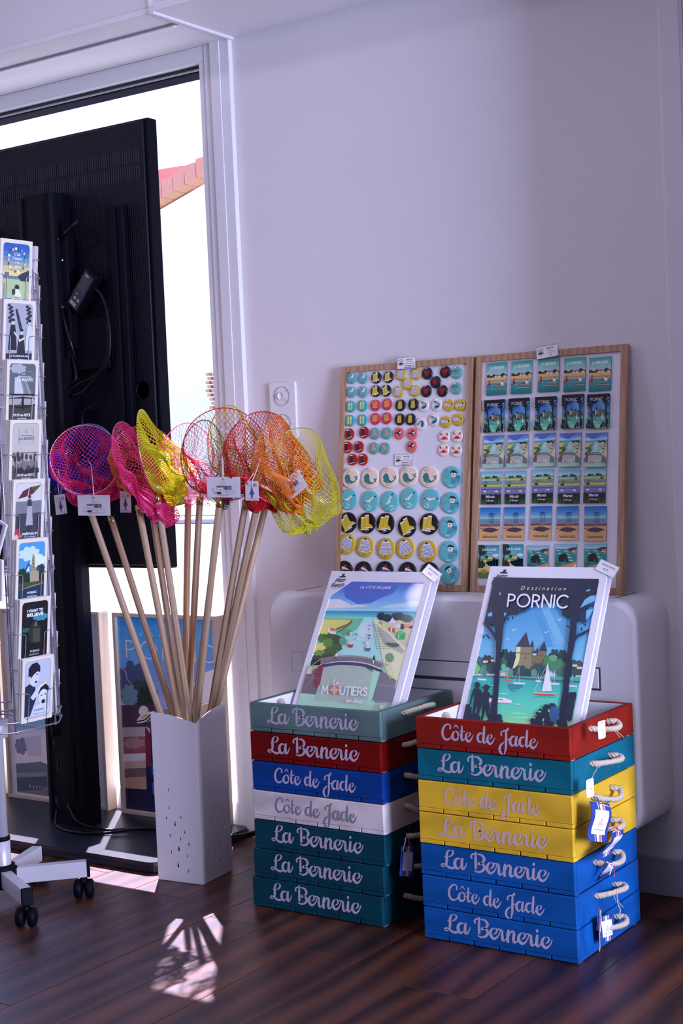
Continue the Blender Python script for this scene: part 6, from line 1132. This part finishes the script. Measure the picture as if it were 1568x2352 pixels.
def c2():
    a = pc((165, 155, 175), (185, 150, 130)); 
    for x, s_ in ((20, 1), (74, 2)):
        for k in range(10): a.blob(x+(k*7) % 12-4, 14+k*4, 5, 3.5, (45, 42, 50), 5, k+s_)
    a.poly([(34, 22), (40, 20), (58, 68), (50, 72)], (55, 50, 60)); 
    for x, y, c, h in ((28, 50, (40, 36, 46), 56), (78, 50, (205, 195, 205), 56), (54, 72, (45, 42, 52), 48)):
        a.ell(x, y, 5, 6, (195, 185, 195)); a.ell(x, y-4, 5.5, 3.5, (40, 36, 45)); a.poly([(x-6, y+7), (x+6, y+7), (x+9, y+24), (x+13, y+h+8), (x-13, y+h+8), (x-9, y+24)], c)
    a.stroke([(32, 74, 4), (48, 90, 3)], (200, 190, 200)); a.poly([(46, 92), (62, 84), (64, 87), (48, 95)], (225, 220, 230)); a.poly([(9, 122), (87, 120), (87, 134), (9, 134)], (45, 40, 52)); a.text('LA PLAINE-SUR-MER', 50, 129, .026, WHT, bold=.02, width=.62); a.text('Folklore', 52, 137, .028, WHT); return a
def c3():
    a = pc((95, 92, 105), (160, 140, 60)); a.blob(34, 20, 26, 12, (165, 158, 172), 7, 3); a.poly([(24, 40), (44, 36), (52, 78), (24, 78)], (190, 182, 195)); a.poly([(48, 40), (56, 40), (76, 76), (66, 78)], (140, 135, 148)); a.poly([(38, 36), (46, 38), (62, 78), (54, 78)], (125, 120, 132))
    a.rect(9, 77, 87, 81, (35, 32, 38)); a.rect(9, 81, 87, 104, (165, 150, 158)); a.stroke([(9, 88, 2), (50, 86, 4), (87, 88, 2)], (50, 45, 52)); a.rect(9, 102, 87, 136, (68, 58, 60)); a.stroke([(9, 106, 1), (50, 108, 5), (87, 102, 3)], (35, 30, 34)); a.ell(50, 86, 3, 3.5, (30, 26, 32)); a.stroke([(50, 90, 7), (49, 98, 6), (47, 112, 3)], (30, 26, 32)); a.stroke([(51, 96, 4), (53, 112, 3)], (30, 26, 32)); a.stroke([(46, 96, 1), (30, 110, 1)], (30, 26, 32))
    a.text('Le', 50, 34, .045, (215, 208, 220)); a.text('Phénomène', 54, 40, .032, (215, 208, 220), bold=.01, width=.4); a.text('des MARÉES', 54, 48, .045, (215, 208, 220), bold=.03); a.stroke([(60, 26, .8), (78, 28, .8), (80, 52, .8)], (170, 165, 180)); a.text('PAYS de RETZ', 48, 128, .036, (225, 218, 228), bold=.03, width=.54); a.text('mystérieux', 48, 135, .03, (225, 218, 228)); return a
def c4():
    a = pc((188, 170, 172), (180, 110, 80)); a.rect(9, 74, 87, 78, (130, 118, 124)); a.rect(9, 77, 87, 104, (172, 155, 158)); a.rect(9, 104, 87, 136, (80, 68, 74))
    for k in range(22): x = 12+(k*29) % 74; y = 82+(k*17) % 50; a.blob(x, y, 5+(k % 3)*2, 6+(k % 4)*2, ((70, 58, 64), (120, 105, 110), (50, 40, 48))[k % 3], 6, k)
    a.text('Le', 50, 30, .04, (150, 138, 145)); a.text('Phénomène', 50, 38, .035, (150, 138, 145)); a.text('des MARÉES', 50, 46, .045, (140, 126, 134), bold=.02)
    for P in ([(26, 22), (70, 22)], [(70, 22), (70, 54)], [(70, 54), (26, 54)], [(26, 54), (26, 22)]): a.stroke(P, (165, 150, 155), .8, smooth=False)
    a.text('PAYS de RETZ', 50, 129, .036, (225, 215, 222), bold=.03, width=.54); a.text('mystérieux', 50, 136, .03, (225, 215, 222)); return a
def c5():
    a = pc((205, 190, 195), (175, 90, 60)); a.rect(9, 50, 87, 80, (120, 112, 128)); a.rect(9, 78, 87, 136, (62, 56, 70)); a.poly([(14, 44), (30, 26), (52, 18), (86, 14), (60, 34), (38, 40)], (95, 35, 50)); a.poly([(52, 18), (86, 14), (66, 28)], (85, 75, 45)); a.stroke([(48, 20, 2), (44, 44, 2)], (205, 195, 200))
    a.ell(50, 40, 5, 5, (70, 60, 70)); a.poly([(44, 46), (56, 46), (58, 62), (44, 62)], (60, 54, 64)); a.poly([(44, 62), (58, 62), (62, 108), (40, 108)], (165, 155, 165)); a.stroke([(58, 46, 3), (66, 34, 3)], (190, 180, 185)); a.poly([(42, 106), (62, 106), (60, 120), (44, 120)], (55, 48, 58)); a.blob(16, 122, 10, 10, (190, 40, 60), 6, 1); a.blob(12, 132, 8, 7, (230, 165, 165), 6, 2); a.ell(26, 130, 3, 3, (215, 110, 60))
    a.text('PRÉFAILLES', 54, 128, .034, (230, 220, 228), bold=.03, width=.5); a.text('Point Breizh', 54, 134, .022, (230, 220, 228), width=.36); return a
def c6():
    a = pc((70, 140, 200), (190, 105, 60)); a.blob(40, 34, 34, 18, (195, 205, 225), 8, 2); a.blob(66, 52, 28, 16, (215, 215, 228), 8, 5); a.rect(9, 78, 87, 110, (22, 40, 32)); a.blob(20, 76, 14, 10, (25, 48, 35), 7, 3); a.blob(76, 74, 14, 14, (28, 50, 40), 7, 4); a.poly([(46, 74), (48, 44), (52, 34), (57, 44), (58, 74)], (150, 130, 110)); a.poly([(42, 74), (70, 74), (72, 102), (44, 102)], (165, 145, 120)); a.poly([(64, 76), (70, 62), (76, 76)], (60, 62, 75)); a.poly([(26, 74), (40, 52), (44, 74)], (45, 45, 55)); a.poly([(30, 74), (40, 60), (42, 74)], (215, 210, 215))
    for x, y in ((51, 50), (53, 58), (52, 66)): a.ell(x, y, 1.4, 2, (45, 38, 40), n=6)
    a.rect(9, 100, 87, 112, (70, 70, 45)); a.poly([(9, 112), (87, 104), (87, 136), (9, 136)], (20, 45, 75)); a.stroke([(12, 116, 1), (50, 110, 3), (84, 106, 2)], (150, 125, 90)); a.text('PORNIC', 50, 127, .034, (228, 222, 232), bold=.02, width=.3); a.text('mystérieux', 50, 135, .032, (228, 222, 232)); return a
def c7():
    a = pc((12, 14, 20), (175, 80, 40)); a.blob(66, 46, 26, 9, (60, 130, 150), 8, 4); a.blob(20, 72, 12, 6, (40, 80, 85), 7, 2); a.blob(48, 84, 20, 30, (38, 38, 36), 8, 3); a.poly([(46, 66), (50, 52), (56, 66)], (95, 105, 105)); a.poly([(42, 72), (64, 72), (66, 104), (44, 104)], (70, 62, 52)); a.rect(9, 104, 87, 136, (16, 16, 20)); a.text('I WANT TO', 48, 32, .044, (228, 224, 236), bold=.04, width=.52); a.text('BELIEVE', 48, 42, .05, (228, 224, 236), bold=.04, width=.52); a.text('PORNIC', 50, 126, .034, (190, 185, 190), bold=.02, width=.3); a.text('mystérieux', 48, 133, .032, (190, 185, 190)); return a
def c8():
    a = pc((185, 178, 205), (180, 85, 50)); a.poly([(9, 136), (9, 66), (22, 60), (40, 70), (44, 96), (38, 110), (26, 136)], (34, 42, 66)); a.poly([(20, 34), (28, 24), (48, 22), (52, 40), (50, 52), (46, 62), (32, 68), (24, 58)], (205, 196, 216)); a.poly([(18, 44), (18, 24), (28, 14), (44, 12), (54, 22), (54, 36), (44, 34), (34, 40), (26, 48)], (30, 26, 42)); a.ell(22, 48, 4, 6, (196, 186, 208)); a.ell(44, 40, 3, 1.3, (30, 26, 42)); a.ell(42, 58, 4, 2.5, (40, 26, 40)); a.ell(66, 66, 13, 15, (205, 180, 180)); a.text('PORNIC', 66, 64, .026, (90, 70, 80))
    a.poly([(26, 92), (42, 76), (60, 64), (72, 60), (76, 64), (64, 74), (46, 92), (34, 100)], (208, 198, 220)); a.poly([(50, 86), (56, 74), (72, 66), (82, 74), (84, 84), (66, 80), (52, 90)], (26, 24, 44)); a.ell(66, 96, 15, 18, (212, 202, 220)); a.ell(60, 92, 2.4, 1.6, (30, 26, 42)); a.ell(72, 91, 2.4, 1.6, (30, 26, 42)); a.ell(66, 107, 6, 5, (45, 22, 38)); a.poly([(26, 136), (40, 116), (54, 112), (80, 112), (86, 128), (84, 136)], (206, 200, 222)); a.text('PORNIC', 54, 127, .034, (40, 36, 80), bold=.02, width=.32); a.text('Fashion week', 54, 134, .022, (40, 36, 80), bold=.01, width=.38); return a
CARDS = [(c1, 'postcard with a blue dusk beach and a flower wreath'), (c2, 'black and white postcard with three women in folk dress'), (c3, 'black and white postcard with a figure wading at low tide'), (c4, 'faded sepia postcard with a crowd on the shore'),
         (c5, 'black and white postcard with a woman under a red parasol'), (c6, 'colour postcard with a castle tower above the water'), (c7, 'nearly black postcard reading I WANT TO BELIEVE'), (c8, 'black and white postcard with two boys, lowest in its column')]
def pocket(F, W, H, th):
    """two bent front wires, arms and a bottom bar in the frame of the pocket (x across, y up, z outward)"""
    b = MB()
    for x in (W*.2, W*.80):
        sx = -1 if x < W/2 else 1; b.tube(catmull([(x, .002, -.010), (x, .0005, .001), (x, .006, th), (x, .030, th+.001), (x, .062, th+.0015), (x+sx*.004, .068, th+.0015), (x+sx*.012, .069, th), (W/2+sx*W*.54, .071, th-.004), (W/2+sx*W*.56, .069, -.012)], 4), .00125, 5)
    b.tube([(-.012, .004, -.012), (W+.006, .004, -.012)], .0011, 5); b.tube([(-.012, .069, -.014), (W+.006, .069, -.014)], .0011, 5)
    return b.xf(F)
def card_column(face, tops, W, H, arts, group, th_n):
    for i, z in enumerate(tops):
        x, y, ang, lean = face; d = Vector((math.cos(ang), math.sin(ang), 0)); nr = Vector((d.y, -d.x, 0)); yd = Vector((0, 0, 1))*math.cos(lean)+nr*math.sin(lean)
        O = Vector((x, y, z))-yd*0; F = frame_M(O, d, yd); Fb = F @ Matrix.Translation((0, -H, 0)); pocket(Fb, W, H, .0012).build('card_pocket', M_wire, rack)
        th = th_n[i % len(th_n)]
        if th <= 0: continue
        a, lab = arts(i)
        t = thing('postcard', lab, 'postcard', tuple(O), 0, group); MB().box(0, W, -H, 0, -.0006, 0).xf(F).build('card', M_cc if a else M_cw, t)
        if a: o = a().mb.build('print', M_pc); o.matrix_basis = F @ Matrix.Translation((0, 0, .0001)); attach(o, t)
        st_ = MB(); rn = random.Random(i+int(th*1e4)); zz = -.0010
        while zz > -th: st_.box(rn.uniform(-.0006, .0006), W-rn.uniform(0, .0012), -H, -rn.uniform(0, .0022), zz-.0011, zz-.0002); zz -= .0014
        o = tag(st_.xf(F).build('postcard_pile', M_cc if a else M_cw), 'pile of cards behind the '+lab.replace('', '').replace(', lowest in its column', '').replace('black and white ', '').replace(' at the window side', ''), 'postcards', group); o['kind'] = 'stuff'
card_column((-2.500, 2.312, PI/2, math.radians(6.5)), [1.559-.1362*i for i in range(8)], .0965, .150, lambda i: CARDS[i], 'postcards facing the room', [.016, .020, .014, .017, .021, .020, .019, .016])
ORD = ['topmost', 'second', 'third', 'fourth', 'fifth', 'sixth', 'seventh', 'eighth', 'ninth', 'tenth', 'eleventh', 'twelfth']
card_column((-2.592, 2.515, PI, math.radians(6.5)), [1.568-.0925*i for i in range(12)], .150, .105, lambda i: (None, f'white card seen edge-on at the window side, {ORD[i]} from the top'), 'cards facing the window', [.010, .012, .009, .014, .012, .010, .013, .012])
card_column((-2.832, 2.415, -PI/2, math.radians(6.5)), [1.559-.1362*i for i in range(8)], .0965, .150, lambda i: (None, f'grey card back seen through the rack, {ORD[i]} from the top'), 'cards facing away', [.012, 0, .012, .012, .012, .012, 0, 0])
card_column((-2.745, 2.212, 0, math.radians(6.5)), [1.568-.0925*i for i in range(12)], .150, .105, lambda i: (None, f'card at the left edge of the picture, {ORD[i]} from the top'), 'cards at the left edge', [0]*12)
# posts, rings and the bottom basket of the carousel
b = MB()
for x, y in ((-2.522, 2.300), (-2.522, 2.424), (-2.585, 2.500), (-2.750, 2.500), (-2.815, 2.300), (-2.815, 2.424), (-2.585, 2.232), (-2.750, 2.232)):
    b = MB(); b.tube([(x, y, .435), (x, y, 1.50)], .0022, 6); b.build('wire_post', M_wire, rack)
for z in (.440, .462, .80, 1.18, 1.49):
    P = [(-2.518, 2.296), (-2.518, 2.430), (-2.582, 2.504), (-2.755, 2.504), (-2.82, 2.430), (-2.82, 2.296), (-2.755, 2.228), (-2.582, 2.228)]
    MB().tube([(x, y, z) for x, y in P], .0018, 6, closed=True).build('wire_ring', M_wire, rack)
    b = MB()
    for x, y in ((-2.518, 2.365), (-2.82, 2.365), (-2.668, 2.504), (-2.668, 2.228)): b.tube([(RC.x, RC.y, z), (x, y, z)], .0018, 6)
    b.build('wire_spokes', M_wire, rack)
MB().lathe([(.017, .40), (.030, .405), (.032, .445), (.017, .45)], (RC.x, RC.y, 0), 20).build('bearing', M_alu, rack)
b = MB().tube(catmull([(-2.60, 2.24, .45), (-2.60, 2.235, .41), (-2.615, 2.235, .385), (-2.635, 2.24, .39), (-2.635, 2.24, .43)], 5), .0028, 6); b.build('brake_hook', mat('chrome', (.75, .75, .8), .12, 1), rack)
def edge_card(label, pts, Y, c, art_c):
    TL, TR, BL = [aty(x, y, Y) for x, y in pts]; F = frame_M(TL, TR-TL, TL-BL); W, H = (TR-TL).length, (TL-BL).length; t = thing('postcard', label, 'postcard', tuple(TL))
    MB().box(0, W, -H, 0, -.006, 0).xf(F).build('card', M_cw, t); a = Art(W, H, ((0, 0), (100, 0), (100, 100), (0, 100)), wref=SWP, k=.8); a.rect(0, 7, 92, 92, art_c)
    for k in range(7): a.stroke([(60+k*4, 88, .8), (70+k*3, 78, .8), (86, 72+k, .8)], c)
    o = a.mb.build('print', M_pc); o.matrix_basis = F @ Matrix.Translation((0, 0, .0004)); attach(o, t)
edge_card('card with a raspberry pink picture cut by the left edge of the photo', [(-60, 1278), (4, 1286), (-52, 1372)], 2.19, (60, 50, 110), (160, 45, 90))
edge_card('tilted card with a navy picture cut by the left edge of the photo', [(-58, 1160), (14, 1206), (-96, 1210)], 2.19, (160, 160, 200), (20, 30, 80))
ye = thing('yellow_clip', 'small yellow clip hanging behind the topmost cards of the rack', 'clip', tuple(atx(80, 632, -2.60)))
q = atx(76, 637, -2.60); MB().prism([(0, 0), (.006, -.010), (.014, .004), (.013, .012), (.008, .002), (.004, .010), (.0, .012)], 'x', 0, .004).xf(Matrix.Translation(q)).build('clip', mat('clip_yellow', (.75, .70, .02), .4), ye)
